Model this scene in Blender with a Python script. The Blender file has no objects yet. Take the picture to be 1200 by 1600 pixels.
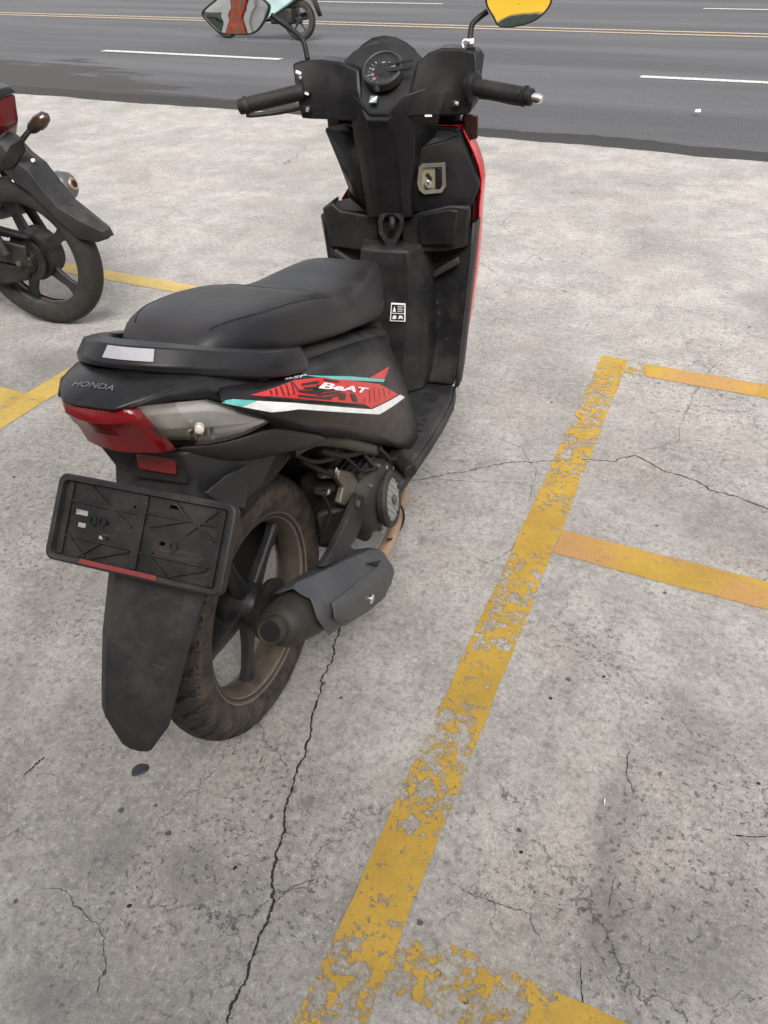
import bpy, bmesh, math, random
import numpy as np
from mathutils import Vector, Matrix
from mathutils.bvhtree import BVHTree

random.seed(7)
R = math.radians
scene = bpy.context.scene
COL = scene.collection

# ------------------------------------------------------------------ camera
cam_data = bpy.data.cameras.new('camera')
cam = bpy.data.objects.new('camera', cam_data)
COL.objects.link(cam)
cam_data.sensor_fit = 'VERTICAL'
cam_data.sensor_height = 24.0
cam_data.lens = 24.0 * 1136.2 / 1600.0
cam_data.clip_start = 0.05
cam_data.clip_end = 600
cam.matrix_world = (Matrix.Translation((0.641, -0.778, 1.268))
                    @ Matrix.Rotation(R(24.85), 4, 'Z')
                    @ Matrix.Rotation(R(90 - 38.93), 4, 'X')
                    @ Matrix.Rotation(R(-1.18), 4, 'Z'))
scene.camera = cam

# ------------------------------------------------------------------ sky, sun
SUN_EL, SUN_AZ = R(48), R(150)        # azimuth from +Y towards +X
world = bpy.data.worlds.new('World')
scene.world = world
world.use_nodes = True
wn = world.node_tree
wn.nodes.clear()
sky = wn.nodes.new('ShaderNodeTexSky')
sky.sky_type = 'NISHITA'
sky.sun_disc = False
sky.sun_elevation = SUN_EL
sky.sun_rotation = SUN_AZ
sky.air_density = 1.0
sky.dust_density = 4.0
sky.ozone_density = 1.0
whs = wn.nodes.new('ShaderNodeHueSaturation')
whs.inputs['Saturation'].default_value = 0.10
bg = wn.nodes.new('ShaderNodeBackground')
bg.inputs['Strength'].default_value = 0.15
wo = wn.nodes.new('ShaderNodeOutputWorld')
wn.links.new(sky.outputs[0], whs.inputs['Color'])
wn.links.new(whs.outputs[0], bg.inputs[0])
wn.links.new(bg.outputs[0], wo.inputs[0])
sun_data = bpy.data.lights.new('sun', 'SUN')
sun_data.energy = 1.5
sun_data.angle = R(30)
sun_data.color = (1.0, 0.955, 0.90)
sun = bpy.data.objects.new('sun', sun_data)
COL.objects.link(sun)
sd = Vector((math.sin(SUN_AZ) * math.cos(SUN_EL), math.cos(SUN_AZ) * math.cos(SUN_EL), math.sin(SUN_EL)))
sun.rotation_euler = sd.to_track_quat('Z', 'Y').to_euler()
scene.view_settings.view_transform = 'Standard'
scene.view_settings.look = 'None'
scene.view_settings.gamma = 1.0
scene.view_settings.exposure = 0.95
scene.view_settings.use_curve_mapping = False
scene.render.engine = 'CYCLES'
scene.cycles.max_bounces = 6
scene.cycles.diffuse_bounces = 3
scene.cycles.glossy_bounces = 3
scene.cycles.transparent_max_bounces = 8

# ------------------------------------------------------------------ helpers
def tag(o, label=None, cat=None, group=None, kind=None):
    if label: o['label'] = label
    if cat: o['category'] = cat
    if group: o['group'] = group
    if kind: o['kind'] = kind
    return o

def empty(name, loc=(0, 0, 0), rot=(0, 0, 0)):
    o = bpy.data.objects.new(name, None)
    o.empty_display_size = 0.1
    o.location = loc
    o.rotation_euler = rot
    COL.objects.link(o)
    return o

V = Vector

class MB:
    def __init__(self):
        self.v = []
        self.f = []
    def add(self, verts, faces):
        n = len(self.v)
        self.v += [tuple(p) for p in verts]
        self.f += [tuple(i + n for i in f) for f in faces]
        return self
    def box(self, c, s, rot=None):
        c = V(c)
        M = rot.to_3x3() if rot else Matrix.Identity(3)
        vs = [c + M @ V((sx * s[0] / 2, sy * s[1] / 2, sz * s[2] / 2)) for sx in (-1, 1) for sy in (-1, 1) for sz in (-1, 1)]
        return self.add(vs, [(0, 1, 3, 2), (4, 6, 7, 5), (0, 4, 5, 1), (2, 3, 7, 6), (0, 2, 6, 4), (1, 5, 7, 3)])
    def prism(self, poly, ext):
        n = len(poly)
        ext = V(ext)
        vs = [V(p) for p in poly] + [V(p) + ext for p in poly]
        fs = [tuple(range(n))[::-1], tuple(range(n, 2 * n))]
        fs += [(i, (i + 1) % n, n + (i + 1) % n, n + i) for i in range(n)]
        return self.add(vs, fs)
    def grid(self, rows):
        m = len(rows[0])
        vs = [p for r in rows for p in r]
        fs = [(i * m + j, i * m + j + 1, (i + 1) * m + j + 1, (i + 1) * m + j) for i in range(len(rows) - 1) for j in range(m - 1)]
        return self.add(vs, fs)
    def loft(self, rings, cap=True):
        m = len(rings[0])
        vs = [p for r in rings for p in r]
        fs = [(i * m + j, i * m + (j + 1) % m, (i + 1) * m + (j + 1) % m, (i + 1) * m + j) for i in range(len(rings) - 1) for j in range(m)]
        if cap:
            fs.append(tuple(range(m))[::-1])
            fs.append(tuple(range((len(rings) - 1) * m, len(rings) * m)))
        return self.add(vs, fs)
    def tube(self, path, rad, n=10, cap=True):
        pts = [V(p) for p in path]
        rads = rad if isinstance(rad, (list, tuple)) else [rad] * len(pts)
        rings = []
        up = V((0.31, 0.12, 0.94))
        for i, p in enumerate(pts):
            t = (pts[min(i + 1, len(pts) - 1)] - pts[max(i - 1, 0)]).normalized()
            a = t.cross(up)
            if a.length < 1e-3: a = t.cross(V((1, 0, 0)))
            a.normalize()
            b = a.cross(t).normalized()
            rings.append([p + (a * math.cos(2 * math.pi * k / n) + b * math.sin(2 * math.pi * k / n)) * rads[i] for k in range(n)])
        return self.loft(rings, cap)
    def lathe(self, prof, c, axis=(1, 0, 0), n=32, closed=False, ref=None, cap=True):
        """prof: list of (along, radius); revolve about axis through c"""
        ax = V(axis).normalized()
        r0 = V(ref) if ref else (V((0, 0, 1)) if abs(ax.z) < 0.9 else V((0, 1, 0)))
        a = (r0 - ax * r0.dot(ax)).normalized()
        b = ax.cross(a)
        c = V(c)
        m = len(prof)
        vs = []
        for k in range(n):
            t = 2 * math.pi * k / n
            d = a * math.cos(t) + b * math.sin(t)
            vs += [c + ax * x + d * r for x, r in prof]
        fs = []
        for k in range(n):
            k2 = (k + 1) % n
            for j in range(m if closed else m - 1):
                j2 = (j + 1) % m
                fs.append((k * m + j, k2 * m + j, k2 * m + j2, k * m + j2))
        if not closed and cap:
            if prof[0][1] > 1e-6: fs.append(tuple(k * m for k in range(n))[::-1])
            if prof[-1][1] > 1e-6: fs.append(tuple(k * m + m - 1 for k in range(n)))
        return self.add(vs, fs)
    def mirror(self):
        n = len(self.v)
        self.v += [(-x, y, z) for x, y, z in self.v]
        self.f += [tuple(i + n for i in f)[::-1] for f in self.f]
        return self
    def build(self, name, mat, parent=None, smooth=True, bevel=0, sub=0, solid=0, seg=2, off=0, angle=40, fix=True):
        me = bpy.data.meshes.new(name)
        bm = bmesh.new()
        bv = [bm.verts.new(p) for p in self.v]
        for f in self.f:
            try: bm.faces.new([bv[i] for i in f])
            except ValueError: pass
        bmesh.ops.remove_doubles(bm, verts=bm.verts, dist=1e-5)
        if fix: bmesh.ops.recalc_face_normals(bm, faces=bm.faces)
        bm.to_mesh(me)
        bm.free()
        me.materials.append(mat)
        if smooth:
            me.polygons.foreach_set('use_smooth', [True] * len(me.polygons))
            if not sub: me.set_sharp_from_angle(angle=R(angle))
        o = bpy.data.objects.new(name, me)
        COL.objects.link(o)
        if parent: o.parent = parent
        if solid:
            s = o.modifiers.new('thickness', 'SOLIDIFY')
            s.thickness = solid
            s.offset = off
        if sub:
            s = o.modifiers.new('subdivision', 'SUBSURF')
            s.levels = sub
            s.render_levels = sub
        if bevel:
            b = o.modifiers.new('bevel', 'BEVEL')
            b.width = bevel
            b.segments = seg
            b.limit_method = 'ANGLE'
            b.angle_limit = R(30)
            b.harden_normals = False
        return o

def mirx(p): return (-p[0], p[1], p[2])
def lerp(a, b, t): return V(a) + (V(b) - V(a)) * t
def catmull(pts, n=8, closed=False):
    P = [V(p) for p in pts]
    out = []
    N = len(P)
    for i in range(N if closed else N - 1):
        g = (lambda k: P[k % N]) if closed else (lambda k: P[min(max(k, 0), N - 1)])
        p0, p1, p2, p3 = g(i - 1), g(i), g(i + 1), g(i + 2)
        for k in range(n):
            t = k / n
            out.append(0.5 * ((2 * p1) + (p2 - p0) * t + (2 * p0 - 5 * p1 + 4 * p2 - p3) * t * t + (3 * p1 - p0 - 3 * p2 + p3) * t ** 3))
    if not closed: out.append(P[-1])
    return out

# ------------------------------------------------------------------ materials
def new_mat(name):
    m = bpy.data.materials.new(name)
    m.use_nodes = True
    nt = m.node_tree
    return m, nt, nt.nodes['Principled BSDF'], nt.nodes['Material Output']

class N:
    """tiny node helper"""
    def __init__(self, nt): self.nt = nt
    def node(self, t, **kw):
        n = self.nt.nodes.new(t)
        for k, v in kw.items(): setattr(n, k, v)
        return n
    def link(self, a, b): self.nt.links.new(a, b)
    def set(self, sock, val):
        if hasattr(val, 'is_output'): self.link(val, sock)
        else: sock.default_value = val
    def coords(self, kind='Object'):
        return self.node('ShaderNodeTexCoord').outputs[kind]
    def noise(self, vec, scale, detail=4, rough=0.55, dist=0.0):
        n = self.node('ShaderNodeTexNoise')
        if vec is not None: self.link(vec, n.inputs['Vector'])
        n.inputs['Scale'].default_value = scale
        n.inputs['Detail'].default_value = detail
        n.inputs['Roughness'].default_value = rough
        n.inputs['Distortion'].default_value = dist
        return n.outputs['Fac']
    def ramp(self, fac, stops, interp='LINEAR'):
        n = self.node('ShaderNodeValToRGB')
        n.color_ramp.interpolation = interp
        e = n.color_ramp.elements
        while len(e) < len(stops): e.new(0.5)
        for s, (p, c) in zip(e, stops):
            s.position = p
            s.color = c if len(c) == 4 else (*c, 1)
        self.set(n.inputs['Fac'], fac)
        return n.outputs['Color']
    def step(self, fac, a, b):
        n = self.node('ShaderNodeMapRange')
        n.interpolation_type = 'SMOOTHSTEP'
        self.set(n.inputs['Value'], fac)
        n.inputs['From Min'].default_value = a
        n.inputs['From Max'].default_value = b
        return n.outputs['Result']
    def math(self, op, a, b=0.0, c=None):
        n = self.node('ShaderNodeMath', operation=op)
        self.set(n.inputs[0], a)
        self.set(n.inputs[1], b)
        if c is not None: self.set(n.inputs[2], c)
        return n.outputs[0]
    def mix(self, fac, a, b, mode='MIX'):
        n = self.node('ShaderNodeMix', data_type='RGBA', blend_type=mode)
        self.set(n.inputs['Factor'], fac)
        for s, v in ((n.inputs[6], a), (n.inputs[7], b)):
            if isinstance(v, (tuple, list)) and len(v) == 3: v = (*v, 1)
            self.set(s, v)
        return n.outputs[2]
    def bump(self, h, strength=0.3, dist=0.01, normal=None):
        n = self.node('ShaderNodeBump')
        n.inputs['Strength'].default_value = strength
        n.inputs['Distance'].default_value = dist
        self.link(h, n.inputs['Height'])
        if normal is not None: self.link(normal, n.inputs['Normal'])
        return n.outputs['Normal']

def plastic(name, col, rough=0.5, dust=0.35, dustcol=(0.16, 0.13, 0.105), scale=14, grain=0.0, coat=0.0, spec=0.5, metal=0.0, scratch=0.0):
    m, nt, b, out = new_mat(name)
    n = N(nt)
    c = n.coords()
    col2 = tuple(min(1, k * 1.5 + 0.004) for k in col)
    base = n.mix(n.step(n.noise(c, scale * 0.5, 5), 0.35, 0.75), col, col2)
    geo = n.node('ShaderNodeNewGeometry')
    sep = n.node('ShaderNodeSeparateXYZ')
    n.link(geo.outputs['Normal'], sep.inputs[0])
    upw = n.step(sep.outputs['Z'], -0.6, 1.0)
    spots = n.math('MULTIPLY', n.step(n.noise(c, scale, 8, 0.65), 0.36, 0.78), upw)
    fac = n.math('MULTIPLY', spots, dust)
    base = n.mix(fac, base, dustcol)
    if scratch:
        st = n.node('ShaderNodeMapping')
        st.inputs['Scale'].default_value = (40, 300, 60)
        st.inputs['Rotation'].default_value = (0.5, 0.4, 0.7)
        n.link(c, st.inputs['Vector'])
        base = n.mix(n.math('MULTIPLY', n.step(n.noise(st.outputs[0], 1, 3), 0.62, 0.75), scratch), base, (0.14, 0.14, 0.14))
    n.link(base, b.inputs['Base Color'])
    rr = n.math('ADD', n.math('MULTIPLY', n.noise(c, scale * 2, 5), 0.25), rough - 0.12)
    rr = n.math('ADD', rr, n.math('MULTIPLY', fac, 0.4))
    n.link(rr, b.inputs['Roughness'])
    b.inputs['Specular IOR Level'].default_value = spec
    b.inputs['Metallic'].default_value = metal
    b.inputs['Coat Weight'].default_value = coat
    b.inputs['Coat Roughness'].default_value = 0.12
    if grain:
        n.link(n.bump(n.noise(c, 700, 2), grain, 0.002), b.inputs['Normal'])
    return m

def flat(name, col, rough=0.4, metal=0.0, coat=0.0, emit=None):
    m, nt, b, out = new_mat(name)
    n = N(nt)
    c = n.coords()
    base = n.mix(n.step(n.noise(c, 30, 5), 0.3, 0.8), col, tuple(k * 0.82 for k in col))
    n.link(base, b.inputs['Base Color'])
    b.inputs['Roughness'].default_value = rough
    b.inputs['Metallic'].default_value = metal
    b.inputs['Coat Weight'].default_value = coat
    return m

M = {}
M['matte'] = plastic('matte_black_plastic', (0.008, 0.008, 0.009), 0.52, 0.20, spec=0.26, grain=0.12, scratch=0.25)
M['matte_grey'] = plastic('worn_grey_black_plastic', (0.016, 0.016, 0.018), 0.50, 0.20, spec=0.26, grain=0.15, scratch=0.12)
M['gloss'] = plastic('gloss_black_paint', (0.0045, 0.0045, 0.006), 0.34, 0.06, coat=0.06, scratch=0.1, spec=0.30)
M['dash'] = plastic('dash_black_plastic', (0.0055, 0.0055, 0.0068), 0.42, 0.07, spec=0.26, grain=0.1)
M['seat'] = plastic('seat_vinyl', (0.008, 0.008, 0.011), 0.36, 0.42, spec=0.34, dustcol=(0.085, 0.068, 0.056), grain=0.3, scale=5)
M['engine'] = plastic('grimy_engine_metal', (0.009, 0.0085, 0.008), 0.6, 0.45, dustcol=(0.085, 0.066, 0.045), scale=22)
M['metal'] = plastic('dirty_bare_metal', (0.15, 0.135, 0.115), 0.42, 0.5, dustcol=(0.10, 0.07, 0.04), scale=30, metal=0.8)
M['chrome'] = flat('bright_chrome', (0.85, 0.85, 0.86), 0.18, 1.0)
M['rust'] = plastic('tan_heat_stained_pipe', (0.32, 0.22, 0.15), 0.5, 0.5, dustcol=(0.12, 0.075, 0.05), scale=20, metal=0.35)
M['muffler'] = plastic('sooty_muffler_steel', (0.024, 0.021, 0.018), 0.5, 0.45, dustcol=(0.050, 0.038, 0.027), spec=0.3, scale=18)
M['rubber'] = plastic('black_rubber', (0.006, 0.006, 0.006), 0.55, 0.12, spec=0.28, grain=0.2)
M['red'] = plastic('red_body_paint', (0.55, 0.012, 0.018), 0.25, 0.12, coat=0.6)
M['red_decal'] = flat('red_decal', (0.60, 0.022, 0.022), 0.3)
M['white_decal'] = flat('white_decal', (0.82, 0.82, 0.82), 0.3)
M['teal_decal'] = flat('teal_decal', (0.13, 0.48, 0.45), 0.3)
M['black_decal'] = flat('black_decal', (0.010, 0.010, 0.011), 0.3)
M['silver_print'] = flat('silver_print', (0.55, 0.55, 0.54), 0.35, 0.6)
M['badge_chrome'] = flat('dull_badge_chrome', (0.20, 0.20, 0.20), 0.3, 0.7)
M['red_reflector'] = flat('red_reflector', (0.15, 0.010, 0.008), 0.25, 0.0, 0.5)
M['red_strip'] = flat('dusty_red_strip', (0.20, 0.026, 0.022), 0.55)
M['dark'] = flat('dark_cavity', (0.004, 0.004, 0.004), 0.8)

def lens(name, col, trans=0.6, rough=0.08):
    m, nt, b, out = new_mat(name)
    n = N(nt)
    c = n.coords()
    w = n.node('ShaderNodeTexWave')
    w.inputs['Scale'].default_value = 60
    n.link(c, w.inputs['Vector'])
    b.inputs['Base Color'].default_value = (*col, 1)
    b.inputs['Roughness'].default_value = rough
    b.inputs['Transmission Weight'].default_value = trans
    b.inputs['IOR'].default_value = 1.4
    n.link(n.bump(w.outputs['Fac'], 0.06, 0.002), b.inputs['Normal'])
    return m
M['red_lens'] = lens('red_lamp_lens', (0.17, 0.006, 0.010), 0.2, 0.12)

def clear_mat(name, tint, gloss=0.14):
    m, nt, b, out = new_mat(name)
    n = N(nt)
    nt.nodes.remove(b)
    t = n.node('ShaderNodeBsdfTransparent')
    t.inputs['Color'].default_value = (*tint, 1)
    g = n.node('ShaderNodeBsdfGlossy')
    g.inputs['Roughness'].default_value = 0.08
    fr = n.node('ShaderNodeFresnel')
    fr.inputs['IOR'].default_value = 1.5
    mx = n.node('ShaderNodeMixShader')
    n.link(n.math('ADD', fr.outputs[0], gloss), mx.inputs[0])
    n.link(t.outputs[0], mx.inputs[1])
    n.link(g.outputs[0], mx.inputs[2])
    n.link(mx.outputs[0], out.inputs['Surface'])
    return m
M['clear'] = clear_mat('clear_lamp_lens', (0.97, 0.97, 0.96), 0.06)
M['glass'] = clear_mat('gauge_glass', (0.8, 0.8, 0.82), 0.03)
M['reflector'] = flat('silver_lamp_reflector', (0.74, 0.72, 0.70), 0.28, 0.45)

m, nt, b, out = new_mat('mirror_glass')
b.inputs['Base Color'].default_value = (0.92, 0.93, 0.92, 1)
b.inputs['Metallic'].default_value = 1.0
b.inputs['Roughness'].default_value = 0.015
M['mirror'] = m

# dusty tyre: brown dust on the sidewalls by distance from the wheel's plane
def tyre_mat(name, dust, c0=(0.012, 0.0115, 0.011), brown=(0.100, 0.072, 0.050)):
    m, nt, b, out = new_mat(name)
    n = N(nt)
    c = n.coords()
    sep = n.node('ShaderNodeSeparateXYZ')
    n.link(c, sep.inputs[0])
    sw = n.node('ShaderNodeAttribute')
    sw.attribute_name = 'sidewall'
    side = sw.outputs['Fac']
    f = n.math('MULTIPLY', n.step(n.noise(c, 24, 8, 0.72), 0.34, 0.64), n.math('MULTIPLY_ADD', side, 0.70 * dust, 0.20 * dust))
    at = n.node('ShaderNodeAttribute')
    at.attribute_name = 'groove'
    base = n.mix(f, c0, brown)
    base = n.mix(n.math('MULTIPLY', at.outputs['Fac'], 0.85), base, (0.005, 0.005, 0.005))
    n.link(base, b.inputs['Base Color'])
    b.inputs['Roughness'].default_value = 0.78
    n.link(n.bump(n.noise(c, 220, 4), 0.25, 0.003), b.inputs['Normal'])
    return m
M['tyre'] = tyre_mat('dusty_tyre_rubber', 0.74)
M['tyre_dark'] = tyre_mat('worn_dark_tyre_rubber', 0.22)
M['tyre_clean'] = tyre_mat('dark_tyre_rubber', 0.45)
M['rim'] = plastic('dusty_black_alloy', (0.014, 0.014, 0.016), 0.42, 0.75, dustcol=(0.135, 0.092, 0.060), scale=11, scratch=0.2)
M['rim_barrel'] = plastic('dusty_rim_barrel', (0.05, 0.038, 0.03), 0.5, 0.9, dustcol=(0.19, 0.135, 0.09), scale=9, scratch=0.4)
M['flange'] = plastic('worn_bare_rim_edge', (0.16, 0.13, 0.11), 0.45, 0.8, dustcol=(0.30, 0.225, 0.165), scale=24, metal=0.3)
M['spoke'] = plastic('black_alloy_spoke', (0.014, 0.015, 0.018), 0.4, 0.3, dustcol=(0.10, 0.075, 0.055), scale=12)

# ---------------------------------------------------------------- ground materials
BLOTS = [(*(0.7304, -0.0109), .05, .20, .42), (*(0.7478, -0.1909), .05, .09, .50), (*(0.8359, 0.2376), .10, .14, .30), (*(-0.0667, -0.4108), .06, .08, .40), (*(0.0748, -0.3973), .07, .07, .45), (*(-0.0284, -0.6325), .08, .06, .45), (*(0.8983, -0.1756), .16, .10, .30), (*(0.2017, -0.1949), .02, .02, .6), (*(0.3698, -0.3248), .05, .05, .35), (*(0.7585, 0.9768), .30, .20, .30), (*(-1.5095, 0.9724), .30, .14, .38)]
def concrete_mat():
    m, nt, b, out = new_mat('weathered_concrete')
    n = N(nt)
    c = n.coords()
    big = n.noise(c, 0.9, 6, 0.6)
    mid = n.noise(c, 5.0, 7, 0.66, 0.4)
    fine = n.noise(c, 42, 6, 0.7)
    grit = n.noise(c, 330, 3, 0.6)
    col = n.mix(n.step(mid, 0.30, 0.72), (0.278, 0.262, 0.242), (0.430, 0.410, 0.382))
    col = n.mix(n.math('MULTIPLY', n.step(big, 0.44, 0.62), 0.66), col, (0.205, 0.193, 0.180))
    # cooler and warmer patches
    col = n.mix(n.math('MULTIPLY', n.step(n.noise(c, 2.1, 5, 0.6), 0.46, 0.66), 0.40), col, (0.375, 0.335, 0.285))
    # fine mottling
    col = n.mix(n.math('MULTIPLY', n.step(fine, 0.47, 0.74), 0.40), col, (0.49, 0.468, 0.435))
    col = n.mix(n.math('MULTIPLY', n.step(fine, 0.50, 0.28), 0.75), col, (0.150, 0.142, 0.137))
    col = n.mix(n.math('MULTIPLY', n.step(grit, 0.52, 0.32), 0.42), col, (0.13, 0.122, 0.118))
    col = n.mix(n.math('MULTIPLY', n.step(grit, 0.56, 0.70), 0.30), col, (0.60, 0.58, 0.55))
    # coarse sandy mottling at two sizes
    m2 = n.noise(c, 95, 4, 0.72)
    col = n.mix(n.math('MULTIPLY', n.step(m2, 0.50, 0.34), 0.55), col, (0.135, 0.128, 0.124))
    col = n.mix(n.math('MULTIPLY', n.step(m2, 0.55, 0.70), 0.42), col, (0.60, 0.575, 0.55))
    m4 = n.noise(c, 13, 7, 0.74)
    col = n.mix(n.math('MULTIPLY', n.step(m4, 0.48, 0.34), 0.55), col, (0.19, 0.179, 0.168))
    # long soft stains, plus the motorcycle's shadow painted as a dark blot
    bn = n.math('MULTIPLY', n.math('SUBTRACT', n.noise(c, 9, 6, 0.65), 0.5), 1.6)
    def blot(cx, cy, rx, ry, amt, col):
        mp = n.node('ShaderNodeMapping')
        mp.inputs['Location'].default_value = (-cx / rx, -cy / ry, 0)
        mp.inputs['Scale'].default_value = (1 / rx, 1 / ry, 0)
        n.link(c, mp.inputs['Vector'])
        ln = n.node('ShaderNodeVectorMath', operation='LENGTH')
        n.link(mp.outputs[0], ln.inputs[0])
        d = n.math('ADD', ln.outputs['Value'], bn)
        return n.mix(n.math('MULTIPLY', n.step(d, 1.15, 0.25), amt), col, (0.115, 0.108, 0.105))
    for cx, cy, rx, ry, amt in BLOTS: col = blot(cx, cy, rx, ry, amt, col)
    # dark scabby abrasion patches: clusters of small dark flecks
    cluster = n.step(n.noise(c, 1.9, 5, 0.6, 0.6), 0.44, 0.60)
    fleck = n.step(n.noise(c, 75, 7, 0.74), 0.55, 0.63)
    ab = n.math('MULTIPLY', cluster, fleck)
    col = n.mix(n.math('MULTIPLY', ab, 0.88), col, (0.075, 0.072, 0.070))
    # soft oil stains
    st = n.math('MULTIPLY', n.step(n.noise(c, 1.25, 3, 0.5, 0.9), 0.57, 0.72), 0.42)
    col = n.mix(st, col, (0.15, 0.143, 0.142))
    # pits
    vw = n.node('ShaderNodeTexVoronoi')
    vw.inputs['Scale'].default_value = 19
    n.link(c, vw.inputs['Vector'])
    sepc = n.node('ShaderNodeSeparateColor')
    n.link(vw.outputs['Color'], sepc.inputs[0])
    rad = n.math('MULTIPLY', n.step(sepc.outputs[0], 0.74, 1.0), 0.10)
    wob = n.math('MULTIPLY', n.math('SUBTRACT', n.noise(c, 130, 4), 0.5), 0.16)
    pit = n.math('MULTIPLY', n.step(n.math('SUBTRACT', n.math('ADD', vw.outputs['Distance'], wob), rad), 0.03, -0.02), n.step(sepc.outputs[0], 0.72, 0.74))
    col = n.mix(n.math('MULTIPLY', pit, 0.85), col, (0.045, 0.043, 0.042))
    # hairline cracks
    wv = n.node('ShaderNodeMapping')
    n.link(c, wv.inputs['Vector'])
    dn = n.node('ShaderNodeTexNoise')
    dn.inputs['Scale'].default_value = 5
    dn.inputs['Detail'].default_value = 8
    dn.inputs['Roughness'].default_value = 0.65
    n.link(c, dn.inputs['Vector'])
    va = n.node('ShaderNodeVectorMath', operation='MULTIPLY_ADD')
    n.link(dn.outputs['Color'], va.inputs[0])
    va.inputs[1].default_value = (0.34, 0.34, 0.0)
    n.link(c, va.inputs[2])
    def hair(scale, width, maskscale, lo, hi):
        v = n.node('ShaderNodeTexVoronoi', feature='DISTANCE_TO_EDGE')
        v.inputs['Scale'].default_value = scale
        n.link(va.outputs[0], v.inputs['Vector'])
        return n.math('MULTIPLY', n.step(v.outputs['Distance'], width, width * 0.25), n.step(n.noise(c, maskscale, 4), lo, hi))
    h1 = hair(1.5, 0.0026, 1.6, 0.46, 0.58)
    h2 = hair(4.2, 0.0046, 2.4, 0.50, 0.62)
    hc = n.math('MAXIMUM', h1, h2)
    col = n.mix(n.math('MULTIPLY', hc, 0.75), col, (0.06, 0.057, 0.055))
    n.link(col, b.inputs['Base Color'])
    n.link(n.math('MULTIPLY_ADD', fine, 0.25, 0.66), b.inputs['Roughness'])
    b.inputs['Specular IOR Level'].default_value = 0.35
    h = n.math('ADD', n.math('MULTIPLY', fine, 0.55), n.math('MULTIPLY', grit, 0.22))
    h = n.math('SUBTRACT', h, n.math('MULTIPLY', pit, 0.9))
    h = n.math('SUBTRACT', h, n.math('MULTIPLY', ab, 0.35))
    h = n.math('SUBTRACT', h, n.math('MULTIPLY', hc, 0.6))
    n.link(n.bump(h, 0.55, 0.006), b.inputs['Normal'])
    return m
M['concrete'] = concrete_mat()

def asphalt_mat(name, c1, c2, rough=0.75, agg=0.5, damp=False):
    m, nt, b, out = new_mat(name)
    n = N(nt)
    c = n.coords()
    mp = n.node('ShaderNodeMapping')
    mp.inputs['Scale'].default_value = (0.12, 1.0, 1.0)
    n.link(c, mp.inputs['Vector'])
    col = n.mix(n.step(n.noise(mp.outputs[0], 0.9, 6, 0.6), 0.35, 0.68), c1, c2)
    g = n.noise(c, 70, 6, 0.75)
    col = n.mix(n.math('MULTIPLY', n.step(g, 0.50, 0.72), agg), col, tuple(k * 2.2 for k in c2))
    col = n.mix(n.math('MULTIPLY', n.step(g, 0.48, 0.28), agg), col, tuple(k * 0.35 for k in c1))
    if damp:
        # a ragged damp stain creeping out from the gutter on the left
        sp = n.node('ShaderNodeSeparateXYZ')
        n.link(c, sp.inputs[0])
        m3 = n.node('ShaderNodeMapping')
        m3.inputs['Scale'].default_value = (0.55, 2.4, 1.0)
        n.link(c, m3.inputs['Vector'])
        lim = n.math('MULTIPLY_ADD', n.step(sp.outputs['X'], -3.4, -7.6), 1.75, 5.65)
        dd = n.math('SUBTRACT', n.math('MULTIPLY_ADD', n.math('SUBTRACT', n.noise(m3.outputs[0], 1.6, 7, 0.6), 0.5), 3.2, lim), sp.outputs['Y'])
        wet = n.math('MULTIPLY', n.step(dd, -0.05, 0.16), n.step(sp.outputs['X'], -3.3, -4.2))
        col = n.mix(n.math('MULTIPLY', wet, 0.82), col, (0.026, 0.023, 0.021))
    n.link(col, b.inputs['Base Color'])
    b.inputs['Roughness'].default_value = rough
    n.link(n.bump(g, 0.6, 0.008), b.inputs['Normal'])
    return m
M['asphalt'] = asphalt_mat('grey_asphalt', (0.050, 0.049, 0.052), (0.086, 0.085, 0.089), agg=0.6, damp=True)
M['wet'] = asphalt_mat('dark_damp_asphalt', (0.014, 0.013, 0.012), (0.024, 0.022, 0.020), 0.8, 0.35)

def road_paint(name, col, wear):
    m, nt, b, out = new_mat(name)
    n = N(nt)
    c = n.coords()
    f = n.step(n.noise(c, 34, 7, 0.7), 0.5 + 0.12 - wear, 0.5 + 0.22 - wear)
    base = n.mix(f, col, (0.10, 0.098, 0.095))
    n.link(base, b.inputs['Base Color'])
    b.inputs['Roughness'].default_value = 0.7
    return m
M['road_white'] = road_paint('worn_white_road_paint', (0.50, 0.49, 0.47), 0.10)
M['road_yellow'] = road_paint('faded_yellow_road_paint', (0.40, 0.31, 0.20), 0.12)

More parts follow.
